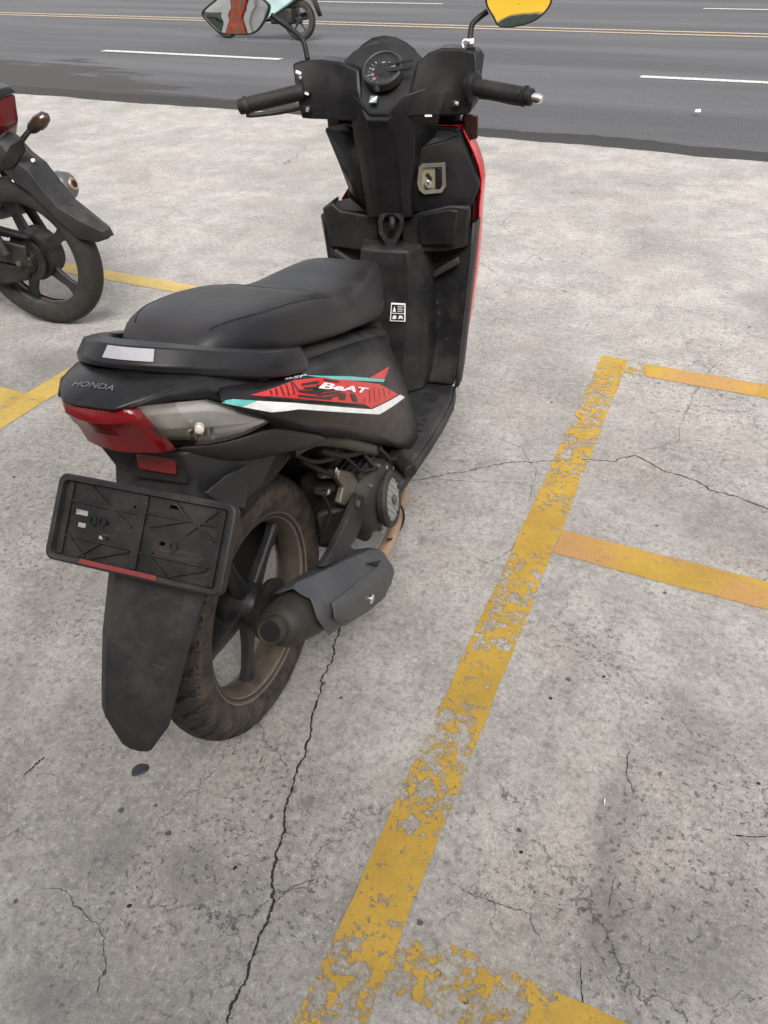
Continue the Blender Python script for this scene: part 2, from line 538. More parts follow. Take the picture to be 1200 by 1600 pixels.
def parking_paint(name, axis, stops, col=(0.46, 0.285, 0.036), rusty=0.0, seed=0.0, edge=None):
    """worn parking paint; stops: (metres along the axis, share of paint left)"""
    m, nt, b, out = new_mat(name)
    n = N(nt)
    c = n.coords()
    sep = n.node('ShaderNodeSeparateXYZ')
    n.link(c, sep.inputs[0])
    lo, hi = stops[0][0], stops[-1][0]
    mr = n.node('ShaderNodeMapRange')
    n.link(sep.outputs[axis], mr.inputs['Value'])
    mr.inputs['From Min'].default_value = lo
    mr.inputs['From Max'].default_value = hi
    cov = n.ramp(mr.outputs[0], [((s - lo) / (hi - lo), (k, k, k)) for s, k in stops])
    if edge:
        dist = n.math('ABSOLUTE', n.math('SUBTRACT', sep.outputs[1 - axis], edge[0]))
        cov = n.math('MULTIPLY_ADD', n.step(dist, edge[1] * .72, edge[1]), 0.05, cov)
    off = n.node('ShaderNodeMapping')
    off.inputs['Location'].default_value = (seed, seed * 0.7, seed * 0.3)
    n.link(c, off.inputs['Vector'])
    cc = off.outputs[0]
    w = n.math('ADD', n.math('MULTIPLY', n.noise(cc, 30, 3, 0.5, 0.8), 0.56), n.math('MULTIPLY', n.noise(cc, 95, 5, 0.6), 0.44))
    # coverage 1 -> all paint, 0 -> none; noise is roughly 0.3..0.7
    thr = n.math('MULTIPLY_ADD', cov, -0.27, 0.635)
    keep = n.step(n.math('SUBTRACT', w, thr), -0.010, 0.022)
    # a thin ghost of paint stays in the pores where the film has flaked
    ghost = n.math('MULTIPLY', n.step(n.math('SUBTRACT', w, thr), -0.10, 0.0), n.math('MULTIPLY', n.step(n.noise(cc, 160, 4, 0.7), 0.42, 0.62), 0.42))
    keep = n.math('MAXIMUM', keep, ghost)
    tint = n.mix(n.step(n.noise(cc, 6, 6, 0.6), 0.35, 0.7), col, tuple(k * 0.78 for k in col))
    if rusty:
        tint = n.mix(n.math('MULTIPLY', n.step(n.noise(cc, 3.1, 4, 0.5), 0.42, 0.60), rusty), tint, (0.40, 0.215, 0.085))
    dirt = n.step(n.noise(cc, 48, 8, 0.72), 0.50, 0.72)
    tint = n.mix(n.math('MULTIPLY', dirt, 0.42), tint, (0.20, 0.15, 0.085))
    tint = n.mix(n.math('MULTIPLY', n.step(n.noise(cc, 300, 3), 0.55, 0.40), 0.25), tint, (0.22, 0.13, 0.03))
    n.link(tint, b.inputs['Base Color'])
    b.inputs['Roughness'].default_value = 0.62
    n.link(n.bump(n.noise(cc, 90, 6, 0.7), 0.35, 0.004), b.inputs['Normal'])
    tr = n.node('ShaderNodeBsdfTransparent')
    mx = n.node('ShaderNodeMixShader')
    n.link(keep, mx.inputs[0])
    n.link(tr.outputs[0], mx.inputs[1])
    n.link(b.outputs[0], mx.inputs[2])
    n.link(mx.outputs[0], out.inputs['Surface'])
    return m

# ================================================================== SETTING
def wob(x, s, seed=0.0):
    return s * (math.sin(x * 1.7 + seed) + 0.6 * math.sin(x * 4.3 + 1.3 + seed) + 0.4 * math.sin(x * 11.1 + 0.4 + seed) + 0.25 * math.sin(x * 29.0 + seed))

# terrain reaching the horizon
MB().grid([[(-250, -250, -0.12), (250, -250, -0.12)], [(-250, 250, -0.12), (250, 250, -0.12)]]).build('terrain', M['asphalt'], smooth=False)
tag(bpy.data.objects['terrain'], kind='structure')

# concrete lot: its road edge follows a slightly wavering line
edge = []
EP = [(-40, 5.42), (-6.3884, 5.3172), (-5.5843, 5.3630), (-4.4075, 5.3480), (-3.3998, 5.4088), (-1.1615, 5.1141), (-0.4782, 5.1172), (-0.0162, 5.0785), (0.4175, 5.0242), (0.8196, 5.0436), (40, 4.95)]
x = -40.0
while x <= 40.0:
    for (xa, ya), (xb, yb) in zip(EP, EP[1:]):
        if xa <= x <= xb:
            y = ya + (yb - ya) * (x - xa) / (xb - xa)
            break
    edge.append((x, y + wob(x, 0.016) + random.uniform(-0.008, 0.008)))
    x += 0.09 if -9 < x < 4 else 1.0
mb = MB()
mb.grid([[(px, -14.0, 0) for px, py in edge], [(px, py - 0.02, 0) for px, py in edge], [(px, py, -0.006) for px, py in edge], [(px, py + 0.012, -0.07) for px, py in edge]])
tag(mb.build('concrete_lot', M['concrete'], smooth=False), kind='structure')

ROADZ = -0.03
mb = MB()
mb.grid([[(-200, 4.6, ROADZ), (200, 4.6, ROADZ)], [(-200, 21.0, ROADZ), (200, 21.0, ROADZ)]])
tag(mb.build('road', M['asphalt'], smooth=False), kind='structure')

# damp gutter strip along the slab and the damp patch on the left
up = []
for px, py in edge:
    wd = 0.40 if px > -2.5 else 0.50
    up.append((px, py + wd + wob(px, 0.03, 2.0) + random.uniform(-0.012, 0.012), ROADZ + 0.004))
mb = MB()
mb.grid([[(px, py - 0.03, ROADZ + 0.004) for px, py in edge], up])
tag(mb.build('gutter_strip', M['wet'], smooth=False), kind='structure')

# road markings
def stripe(name, x0, x1, y0, y1, z, mat, n=40):
    xs = [x0 + (x1 - x0) * k / n for k in range(n + 1)]
    return MB().grid([[(q, y0 + wob(q, 0.004), z) for q in xs], [(q, y1 + wob(q, 0.004, 1), z) for q in xs]]).build(name, mat, smooth=False)
for yy in (12.28, 12.62):
    tag(stripe('centre_line', -60, 60, yy - 0.07, yy + 0.07, ROADZ + 0.005, M['road_yellow'], 300), kind='structure')
for x0, x1 in ((-15.0, -12.15), (-7.76, -4.92), (-0.53, 2.3), (6.7, 9.5)):
    tag(stripe('lane_dash', x0, x1, 8.36, 8.50, ROADZ + 0.005, M['road_white']), kind='structure')
for x0, x1 in ((-16.0, -13.2), (-8.75, -5.75), (-0.64, 2.2), (7.0, 9.8)):
    tag(stripe('lane_dash', x0, x1, 16.33, 16.48, ROADZ + 0.005, M['road_white']), kind='structure')
# far footway with its kerb
mb = MB()
mb.box((0, 24.0, 0.02), (160, 6.0, 0.24))
tag(mb.build('far_pavement', M['concrete'], smooth=False, bevel=0.02), kind='structure')

# parking lines on the slab
LZ = 0.0016
def pline(name, x0, x1, y0, y1, mat, along='x', n=160):
    mb = MB()
    if along == 'x':
        xs = [x0 + (x1 - x0) * k / n for k in range(n + 1)]
        mb.grid([[(q, y0 + wob(q * 9, 0.0012), LZ) for q in xs], [(q, y1 + wob(q * 9, 0.0012, 2), LZ) for q in xs]])
    else:
        ys = [y0 + (y1 - y0) * k / n for k in range(n + 1)]
        mb.grid([[(x0 + wob(q * 9, 0.0012), q, LZ) for q in ys], [(x1 + wob(q * 9, 0.0012, 2), q, LZ) for q in ys]])
    return tag(mb.build(name, mat, smooth=False), kind='structure')
pA = parking_paint('worn_yellow_paint_long', 1, [(-3.0, .4), (-.50, .40), (-.42, .50), (-.36, .62), (-.31, .90), (-.20, .90), (-.15, .50), (-.02, .42), (.10, .48), (.17, .88), (.25, .84), (.31, .60), (.45, .50), (.60, .60), (.67, .94), (.80, .96), (.85, .62), (.95, .68), (1.02, .54), (1.2, .56), (1.5, .50), (1.74, .68), (1.9, .74)], seed=3.3, edge=(.401, .049))
pline('parking_line', 0.352, 0.450, -2.6, 1.815, pA, 'y', 260)
pB = parking_paint('worn_yellow_paint_near', 0, [(.4, .44), (.62, .38), (.68, .54), (.72, 1.0), (3.2, 1.0)], seed=1.2)
pline('parking_line', 0.452, 3.2, -0.415, -0.312, pB)
pC = parking_paint('rusty_yellow_paint', 0, [(.4, 1.05), (3.2, 1.05)], rusty=0.85, seed=5.1)
pline('parking_line', 0.452, 3.2, 0.662, 0.763, pC)
pD = parking_paint('rusty_yellow_paint_far', 0, [(.40, .40), (.50, .36), (.535, 1.0), (3.2, 1.0)], rusty=0.75, seed=8.4)
pline('parking_line', 0.452, 3.2, 1.71, 1.808, pD)
pE = parking_paint('yellow_paint_left', 1, [(-3, 1.0), (3, 1.0)], col=(0.50, 0.345, 0.085), seed=11.0)
pline('parking_line', -1.452, -1.352, -2.6, 1.81, pE, 'y')
pF = parking_paint('yellow_paint_left_cross', 0, [(-5, 1.0), (-1, 1.0)], col=(0.50, 0.36, 0.12), seed=13.0)
pline('parking_line', -4.2, -1.454, 1.712, 1.808, pF)
pline('parking_line', -4.2, -1.454, 0.662, 0.760, pE)

# cracks in the slab: dark jagged ribbons of uneven width
crack_mat = flat('dark_grit', (0.022, 0.020, 0.019), 0.95)  # dark dirt filling the cracks, also the pebbles' colour
def crack(pts, w0, w1, jitter=0.006, seed=1, mat=crack_mat):
    rnd = random.Random(seed)
    P = [V((p[0], p[1], 0)) for p in pts]
    for it in range(4):
        Q = []
        for a, b in zip(P, P[1:]):
            d = b - a
            nrm = V((-d.y, d.x, 0)).normalized()
            Q += [a, (a + b) / 2 + nrm * rnd.uniform(-1, 1) * min(jitter, d.length * 0.22)]
        P = Q + [P[-1]]
        jitter *= 0.62
    L, Rr = [], []
    n = len(P)
    for i, p in enumerate(P):
        t = (P[min(i + 1, n - 1)] - P[max(i - 1, 0)]).normalized()
        nrm = V((-t.y, t.x, 0))
        taper = min(1, i / 4, (n - 1 - i) / 4)
        w = (w0 + (w1 - w0) * i / n) * (0.35 + rnd.random() * 0.9) * taper
        L.append(p + nrm * w * 0.5 + V((0, 0, 0.0008)))
        Rr.append(p - nrm * w * 0.5 + V((0, 0, 0.0008)))
    o = MB().grid([L, Rr]).build('concrete_crack', mat, smooth=False)
    return tag(o, kind='structure')
crack([(0.0504, 0.2357), (0.0723, 0.1604), (0.0870, 0.1071), (0.1078, 0.0321), (0.1380, -0.0657), (0.1539, -0.1588), (0.1666, -0.2171), (0.1921, -0.2722), (0.2113, -0.3374), (0.2360, -0.3725), (0.2451, -0.4433), (0.2537, -0.5033), (0.2660, -0.5570)], 0.0042, 0.0050, 0.007, 2)
crack([(0.2360, -0.3725), (0.2472, -0.3449), (0.2868, -0.3043)], 0.0016, 0.0010, 0.004, 3)
crack([(-0.0081, 0.8072), (0.0820, 0.8867), (0.1765, 0.9619), (0.2393, 1.0172), (0.3262, 1.0610), (0.4310, 1.1123), (0.5219, 1.1360), (0.5691, 1.1925), (0.6695, 1.1411), (0.7599, 1.1311), (0.8152, 1.0949), (0.8830, 1.0915), (0.9659, 1.0708)], 0.0030, 0.0048, 0.008, 4)
crack([(0.5691, 1.1925), (0.6840, 1.3245), (0.6904, 1.6263), (0.7678, 1.9627)], 0.0018, 0.0012, 0.01, 5)
crack([(0.3401, 0.8303), (0.3178, 1.0035), (0.2451, 1.1019), (0.1412, 1.1372)], 0.0018, 0.0010, 0.006, 6)
crack([(-0.0482, 0.9037), (0.0758, 0.8494), (0.3206, 0.9357)], 0.0016, 0.0010, 0.004, 7)
crack([(0.7302, 0.1601), (0.7318, 0.1003), (0.7527, 0.0595)], 0.0022, 0.0014, 0.004, 8)
crack([(0.4913, -0.2262), (0.5590, -0.2250), (0.6339, -0.2196), (0.6652, -0.2583)], 0.0016, 0.0012, 0.006, 9)
crack([(0.7212, -0.2586), (0.7361, -0.3044), (0.7508, -0.3513)], 0.0022, 0.0024, 0.004, 10)
crack([(0.7469, -0.1590), (0.7470, -0.1024)], 0.0018, 0.0012, 0.003, 11)
crack([(-0.3281, -0.3690), (-0.3259, -0.3381), (-0.3198, -0.3155)], 0.0036, 0.0040, 0.004, 12)
crack([(0.0774, -0.1624), (0.0735, -0.1443)], 0.0026, 0.002, 0.001, 13)
crack([(0.3617, 0.7198), (0.3520, 0.6323), (0.3061, 0.5598), (0.2685, 0.5700)], 0.0016, 0.001, 0.006, 14)
crack([(0.0680, -0.5993), (0.0364, -0.5554), (-0.0171, -0.5167), (-0.0850, -0.5022), (-0.1428, -0.5161)], 0.0014, 0.0012, 0.008, 15)
crack([(0.9202, 0.0528), (0.9669, 0.0694), (0.9925, 0.0845)], 0.0026, 0.0016, 0.003, 16)

# small things lying on the ground
leaf_dark = flat('dark_wet_leaf', (0.022, 0.026, 0.033), 0.5)
leaf_brown = flat('dry_orange_leaf', (0.32, 0.11, 0.02), 0.6)
paper = flat('white_scrap', (0.75, 0.75, 0.73), 0.7)
def scrap(name, c, rx, ry, rot, mat, label, cat, h=0.004, n=14, seed=0):
    rnd = random.Random(seed)
    ring, top = [], []
    for k in range(n):
        t = 2 * math.pi * k / n
        q = 0.86 + 0.24 * rnd.random()
        a, b = rx * q * math.cos(t), ry * q * math.sin(t)
        px, py = c[0] + a * math.cos(rot) - b * math.sin(rot), c[1] + a * math.sin(rot) + b * math.cos(rot)
        ring.append((px, py, 0.001))
        top.append((c[0] + (px - c[0]) * 0.8, c[1] + (py - c[1]) * 0.8, 0.001 + h * (0.6 + 0.6 * rnd.random())))
    o = MB().loft([ring, top]).build(name, mat)
    return tag(o, label, cat)
c = (-0.1292, -0.2645)
scrap('fallen_leaf', c, 0.0185, 0.0125, 0.9, leaf_dark, 'dark blackish leaf flat on the concrete below the mudguard', 'leaf', 0.003, seed=4)
c = (0.0605, 0.2422)
scrap('fallen_leaf', c, 0.014, 0.008, 0.4, leaf_brown, 'small orange dry leaf on the concrete under the muffler', 'leaf', 0.008, seed=5)
c = (0.7047, 0.0275)
scrap('paper_scrap', c, 0.0015, 0.008, 0.15, paper, 'tiny white sliver on the grey concrete right of the long yellow line', 'litter', 0.002, seed=6)
c = (0.2241, 6.5650)
scrap('paper_scrap', (c[0], c[1]), 0.028, 0.018, 0.3, paper, 'small white scrap of litter lying on the asphalt road', 'litter', 0.02, seed=7)
for k, (px, py) in enumerate([(0.5574, 0.2143), (0.6480, 0.3153), (0.5901, -0.1256), (0.9623, 0.1792), (0.0174, -0.4752), (0.1448, -0.3511)]):
    scrap('pebble', (px, py), 0.0032 + 0.0016 * random.random(), 0.0026 + 0.001 * random.random(), random.random() * 3, crack_mat, 'tiny dark pebble lying loose on the grey concrete', 'pebble', 0.002, 8, 20 + k)['group'] = 'dark pebbles on the concrete'

# ================================================================== SCOOTER
# bike frame: x right, y forward, z up, origin at the rear tyre's contact point
bike = empty('scooter', (0, 0, 0), (0, R(-2.48), R(4.34)))
tag(bike, 'black and red automatic scooter parked on the concrete beside the worn yellow line', 'scooter')

def tyre_mesh(c, Rr, hw, prof, slots=38, depth=0.0050, nth=900):
    """prof: (x/hw, r/Rr) from bead to bead"""
    rows = []
    groove = []
    dense = []
    for (a, b), (a2, b2) in zip(prof, prof[1:]):
        for k in range(3):
            t = k / 3
            dense.append((a + (a2 - a) * t, b + (b2 - b) * t))
    dense.append(prof[-1])
    for i in range(nth):
        th = 2 * math.pi * i / nth
        ring = []
        for xn, rn in dense:
            x, r = xn * hw, rn * Rr
            if rn > 0.90 and slots:
                ax = abs(xn)
                side = 0.0 if xn > 0 else 0.5
                ph = (th * slots / (2 * math.pi) + side + ax * 0.55) % 1.0
                ph2 = (th * slots / (2 * math.pi) + side + 0.45 - ax * 0.35) % 1.0
                g = 0
                if 0.16 < ax < 0.93 and abs(ph - 0.5) < 0.11: g = 1
                if 0.45 < ax < 0.97 and abs(ph2 - 0.5) < 0.07: g = 0.8
                r -= depth * g
                if g: groove.append((c[0] + x, c[1] + r * math.cos(th), c[2] + r * math.sin(th)))
            ring.append((c[0] + x, c[1] + r * math.cos(th), c[2] + r * math.sin(th)))
        rows.append(ring)
    rows.append(rows[0])
    return MB().grid(rows), groove
TP = [(-0.66, 0.705), (-0.80, 0.72), (-0.97, 0.79), (-1.0, 0.85), (-0.95, 0.905), (-0.80, 0.95), (-0.5, 0.985), (-0.2, 0.998), (0, 1.0),
      (0.2, 0.998), (0.5, 0.985), (0.80, 0.95), (0.95, 0.905), (1.0, 0.85), (0.97, 0.79), (0.80, 0.72), (0.66, 0.705)]

def wheel(name, parent, c, Rt, hw, rimr, nsp=5, slots=36, tyre='tyre', rot=0.3, spoke_w=0.03, barrel='rim_barrel'):
    w = empty(name, (0, 0, 0))
    w.parent = parent
    tm, gr = tyre_mesh(c, Rt, hw, TP, slots)
    to = tm.build('tyre', M[tyre], w)
    cz = V(c)
    sw = to.data.attributes.new('sidewall', 'FLOAT', 'POINT')
    def swf(v):
        r = math.hypot(v.co.y - cz.y, v.co.z - cz.z) / Rt
        k = min(1, max(0, (.945 - r) / .06))
        return k * k * (3 - 2 * k)
    sw.data.foreach_set('value', [swf(v) for v in to.data.vertices])
    gs = {tuple(round(q, 5) for q in p) for p in gr}
    at = to.data.attributes.new('groove', 'FLOAT', 'POINT')
    at.data.foreach_set('value', [1.0 if tuple(round(q, 5) for q in v.co) in gs else 0.0 for v in to.data.vertices])
    rl = rimr
    e = 0.68 * hw
    prof = [(-e, rl), (-e - 0.003, rl + 0.003), (-e - 0.003, rl - 0.004), (-e + 0.004, rl - 0.012), (-e + 0.012, rl - 0.020), (-0.006, rl - 0.026), (0.006, rl - 0.026),
            (e - 0.012, rl - 0.020), (e - 0.004, rl - 0.012), (e + 0.003, rl - 0.004), (e + 0.003, rl + 0.003), (e, rl), (e - 0.006, rl - 0.004), (0, rl - 0.014), (-e + 0.006, rl - 0.004)]
    rim = MB().lathe(prof, c, n=96, closed=True).build('rim', M[barrel], w, angle=50)
    for sgn in (1, -1):
        MB().lathe([(sgn * (e + .0035), rl + .0035), (sgn * (e + .0060), rl + .001), (sgn * (e + .0048), rl - .003), (sgn * (e + .001), rl - .004), (sgn * e, rl + .003)], c, n=96, closed=True).build('rim_flange', M['flange'], w)
        MB().lathe([(sgn * (e + .0012), rl - .0045), (sgn * (e + .0005), rl - .011), (sgn * (e - .006), rl - .0125), (sgn * (e - .006), rl - .006)], c, n=96, closed=True).build('rim_edge', M['spoke'], w)
        MB().lathe([(sgn * (e + .0006), rl - .0115), (sgn * (e - .001), rl - .0135), (sgn * (e - .006), rl - .0140), (sgn * (e - .006), rl - .012)], c, n=96, closed=True).build('rim_bead', M['flange'], w)
    mbh = MB().lathe([(-0.050, 0.018), (-0.048, 0.040), (-0.020, 0.046), (0.018, 0.042), (0.034, 0.034), (0.038, 0.012), (0.046, 0.012), (0.047, 0)], c, n=32)
    mbh.build('hub', M['spoke'], w)
    for k in range(nsp):
        t = rot + 2 * math.pi * k / nsp
        d = V((0, math.cos(t), math.sin(t)))
        s = V((0, -math.sin(t), math.cos(t)))
        cc = V(c)
        rings = []
        for r, wd, th, sh in ((0.030, spoke_w * 1.15, 0.028, 0), (rl * 0.45, spoke_w * 0.78, 0.024, 0.004), (rl * 0.72, spoke_w * 0.66, 0.020, 0.002), (rl - 0.020, spoke_w * 1.1, 0.024, 0)):
            q = cc + d * r + s * sh
            rings.append([q + s * wd * .5 + V((th * .3, 0, 0)), q + s * wd * .28 + V((th * .5, 0, 0)), q - s * wd * .28 + V((th * .5, 0, 0)), q - s * wd * .5 + V((th * .3, 0, 0)),
                          q - s * wd * .5 - V((th * .4, 0, 0)), q + s * wd * .5 - V((th * .4, 0, 0))])
        MB().loft(rings).build('spoke', M['spoke'], w, bevel=0.002, angle=60)
    return w

wheel('rear_wheel', bike, (0, 0, 0.258), 0.258, 0.0455, 0.187, rot=0.55)
# front wheel, slightly turned with the bars
fw = wheel('front_wheel', bike, (0, 0, 0), 0.250, 0.040, 0.187, rot=0.2)
fw.location = (0, 1.256, 0.250)
fw.rotation_euler = (0, 0, R(3.2))

# ---- engine and swing unit -------------------------------------------------
eng = empty('engine'); eng.parent = bike
# right-hand crankcase and shroud behind the fan
rings = []
for xx, s, dy, dz in ((-0.02, 0.98, 0, 0), (0.06, 1.0, 0, 0), (0.115, 0.92, 0.004, 0), (0.15, 0.74, 0.01, -0.002), (0.163, 0.62, 0.012, -0.004)):
    ring = []
    for k in range(24):
        t = 2 * math.pi * k / 24
        a, b = math.cos(t), math.sin(t)
        p = 3.2
        rr = 1 / (abs(a) ** p + abs(b) ** p) ** (1 / p)
        ring.append((xx, 0.335 + dy + 0.100 * s * rr * a, 0.300 + dz + 0.098 * s * rr * b))
    rings.append(ring)
MB().loft(rings).build('crankcase', M['engine'], eng, sub=1)
fan = MB().lathe([(0.0, 0.060), (0.012, 0.063), (0.018, 0.058), (0.018, 0.048), (0.008, 0.046), (0.006, 0.0)], (0.160, 0.345, 0.290), (1, 0.10, 0.12), 40).build('fan_cover', M['matte_grey'], eng)
# grille: crossing bars
mb = MB()
A = Matrix.Rotation(R(6), 3, 'Z') @ Matrix.Rotation(R(-7), 3, 'Y')
for k in range(-3, 4):
    L = math.sqrt(max(0, 0.047 ** 2 - (k * 0.0135) ** 2)) * 2
    if L < 0.012: continue
    for ang in (38, -38):
        Rm = A @ Matrix.Rotation(R(ang), 3, 'X')
        mb.box(V((0.174, 0.3465, 0.2915)) + Rm @ V((0, k * 0.0135, 0)), (0.006, 0.0026, L), Rm)
mb.build('grille', plastic('dusty_grille', (0.20, 0.195, 0.19), 0.5, 0.4, scale=30), eng, smooth=False)
MB().lathe([(-0.004, 0.0), (0.0, 0.010), (0.003, 0.0105), (0.006, 0.006), (0.007, 0)], (0.178, 0.347, 0.292), (1, 0.1, 0.12), 20).build('fan_centre', M['metal'], eng)
# cylinder and cooling duct running forward
MB().box((0.02, 0.47, 0.335), (0.15, 0.13, 0.15)).build('cylinder', M['engine'], eng, bevel=0.015)
# drive case on the left
rings = []
for xx, s in ((-0.06, 1.0), (-0.12, 0.95), (-0.15, 0.8)):
    ring = []
    for k in range(28):
        t = 2 * math.pi * k / 28
        a, b = math.cos(t), math.sin(t)
        yy = 0.18 + 0.27 * s * (abs(a) ** 0.7 * (1 if a > 0 else -1))
        ring.append((xx, yy, 0.29 + 0.02 * (yy - 0.1) + 0.085 * s * b))
    rings.append(ring)
MB().loft(rings).build('drive_case', M['engine'], eng, bevel=0.006)
# arm on the right of the wheel with the brake drum plate
MB().lathe([(0.040, 0.0), (0.040, 0.058), (0.052, 0.062), (0.058, 0.052), (0.062, 0.020), (0.078, 0.014), (0.078, 0)], (0, 0, 0.258), n=32).build('brake_drum', M['engine'], eng)
MB().loft([[(0.052, 0.0 + a * 0.02, 0.258 + b * 0.022) for a, b in ((-1, -1), (1, -1), (1, 1), (-1, 1))], [(0.072, 0.0 + a * 0.02, 0.258 + b * 0.022) for a, b in ((-1, -1), (1, -1), (1, 1), (-1, 1))]]).build('axle_block', M['engine'], eng, bevel=0.004)
MB().lathe([(-.058, 0), (-.058, .125), (-.075, .135), (-.125, .130), (-.140, .105), (-.142, 0)], (0, .03, .285), n=36).build('final_drive_case', M['engine'], eng)
MB().tube([(-.115, .0, .33), (-.105, .06, .66)], .014, 12).build('shock_body', M['engine'], eng)
sp = [(-.115 + .010 * t + .026 * math.cos(t * 50), .0 + .06 * t + .026 * math.sin(t * 50), .37 + .25 * t) for t in [k / 160 for k in range(161)]]
MB().tube(sp, .0045, 6).build('shock_spring', M['engine'], eng)
MB().box((.03, .37, .36), (.10, .14, .20)).build('engine_mount', M['dark'], eng, bevel=.02)
MB().box((.01, .38, .42), (.15, .18, .14)).build('engine_upper', M['engine'], eng, bevel=.02)
MB().box((.008, .325, .255), (.085, .10, .17)).build('engine_sump', M['dark'], eng, bevel=.015)
# air box and inner fender over the wheel
MB().box((-0.115, -0.01, 0.49), (0.11, 0.24, 0.13)).build('air_box', M['matte'], eng, bevel=0.02)
rows = []
for k in range(5):
    t = R(-2 + k * 11)
    rr = 0.300 + 0.01 * math.sin(k)
    rows.append([(xx, rr * math.cos(t), 0.258 + (rr - dr) * math.sin(t)) for xx, dr in ((-0.075, 0.03), (-0.055, 0.0), (0, -0.004), (0.055, 0.0), (0.082, 0.03))])
MB().grid(rows).build('inner_fender', M['matte'], eng, solid=0.004)
# dark frame behind the side panels
MB().box((0, 0.17, 0.60), (0.17, 0.50, 0.14)).build('frame_tray', M['dark'], eng, bevel=0.02)
MB().box((0.02, 0.37, 0.47), (0.16, 0.26, 0.12)).build('intake_duct', M['engine'], eng, bevel=0.02)
# side cover of the rear cylinder area: brown-grey bracket, hoses and bolts
MB().prism([(0.1000, 0.2305, 0.4376), (0.1100, 0.2801, 0.3966), (0.1150, 0.2773, 0.3770), (0.1150, 0.2458, 0.3621), (0.1100, 0.2162, 0.3584), (0.1050, 0.2054, 0.3734), (0.1050, 0.2306, 0.3950), (0.1000, 0.2196, 0.4205)], (0.014, 0, 0)).build('muffler_bracket', M['metal'], eng, bevel=0.003)
MB().tube(catmull([(0.0900, 0.1006, 0.5593), (0.1100, 0.1495, 0.5545), (0.1300, 0.2107, 0.5171), (0.1400, 0.3033, 0.4460), (0.1300, 0.3931, 0.3793)], 6), 0.013, 10).build('intake_hose', plastic('dusty_hose', (0.03, 0.027, 0.022), 0.6, 0.8, dustcol=(0.16, 0.125, 0.085), scale=20), eng)
MB().tube(catmull([(0.1100, 0.1681, 0.5196), (0.1300, 0.2316, 0.4721), (0.1400, 0.3354, 0.4225), (0.1400, 0.4018, 0.3537)], 6), 0.007, 8).build('breather_hose', M['rubber'], eng)
MB().tube(catmull([(0.1300, 0.2944, 0.4500), (0.1400, 0.3291, 0.3900), (0.1500, 0.3414, 0.3508), (0.1500, 0.3069, 0.3332)], 6), 0.0045, 8).build('cable', M['engine'], eng)
MB().tube(catmull([(0.0800, 0.1459, 0.5078), (0.1000, 0.1769, 0.4692), (0.1100, 0.2075, 0.4398)], 6), 0.006, 8).build('cable', M['rubber'], eng)
for u in ((0.1550, 0.3724, 0.3540), (0.1250, 0.1908, 0.4644), (0.1350, 0.2485, 0.3462), (0.1000, 0.1963, 0.4044)):
    MB().lathe([(-0.012, 0.0), (-0.012, 0.006), (0.002, 0.006), (0.004, 0.0)], u, n=8).build('bolt', M['chrome'], eng)
MB().box((0.0850, 0.2158, 0.3953), (0.03, 0.05, 0.016), Matrix.Rotation(R(-20), 3, 'X')).build('adjuster_bracket', M['engine'], eng, bevel=0.003)
for k in range(7):
    t = R(-100 + k * 38)
    MB().lathe([(-.006, .0065), (.003, .0065), (.005, .004), (.005, 0)], (.148, .345 + .082 * math.cos(t), .295 + .080 * math.sin(t)), n=6).build('cover_bolt', M['metal'], eng, smooth=False)
for k in range(5):
    MB().box((.085, .330, .405 + .0 * k), (.004, .16 - .012 * k, .016), Matrix.Rotation(R(-4), 3, 'X')).build('shroud_rib', M['engine'], eng, smooth=False).location = (.012 * k, 0, -.004 * k)
for pts, r_ in (([(0.1200, 0.2012, 0.5072), (0.1350, 0.2410, 0.4520), (0.1400, 0.2805, 0.4050), (0.1500, 0.3746, 0.3567)], .0035), ([(0.1500, 0.3461, 0.4206), (0.1550, 0.3872, 0.3692), (0.1500, 0.4171, 0.3075), (0.1400, 0.4811, 0.2400)], .0045),
                ([(0.0900, 0.1133, 0.5417), (0.1100, 0.1430, 0.5121), (0.1200, 0.2014, 0.4841), (0.1200, 0.2690, 0.4553)], .004), ([(0.1000, 0.1758, 0.4098), (0.1050, 0.1839, 0.3655), (0.1000, 0.1711, 0.3337), (0.0900, 0.1591, 0.2993)], .0038)):
    MB().tube(catmull(pts, 6), r_, 8).build('wiring', M['rubber'], eng)
MB().tube([(0.0900, 0.1931, 0.4459), (0.1150, 0.2535, 0.4093)], .0075, 10).build('brake_cable_guide', M['metal'], eng)
MB().tube([(0.0900, 0.3016, 0.2263), (0.1100, 0.3369, 0.1877)], [0.016, 0.019], 14).build('drain_boss', M['engine'], eng, bevel=0.002)
MB().loft([[(0.06, 0.20, 0.34), (0.06, 0.34, 0.30), (0.06, 0.34, 0.215), (0.06, 0.20, 0.25)], [(0.115, 0.24, 0.34), (0.115, 0.33, 0.30), (0.115, 0.33, 0.22), (0.115, 0.24, 0.25)]]).build('gear_case', M['engine'], eng, bevel=0.012)
MB().box((0.03, 0.33, 0.48), (0.11, 0.14, 0.06), Matrix.Rotation(R(-12), 3, 'X')).build('fender_bridge', M['engine'], eng, bevel=0.012)

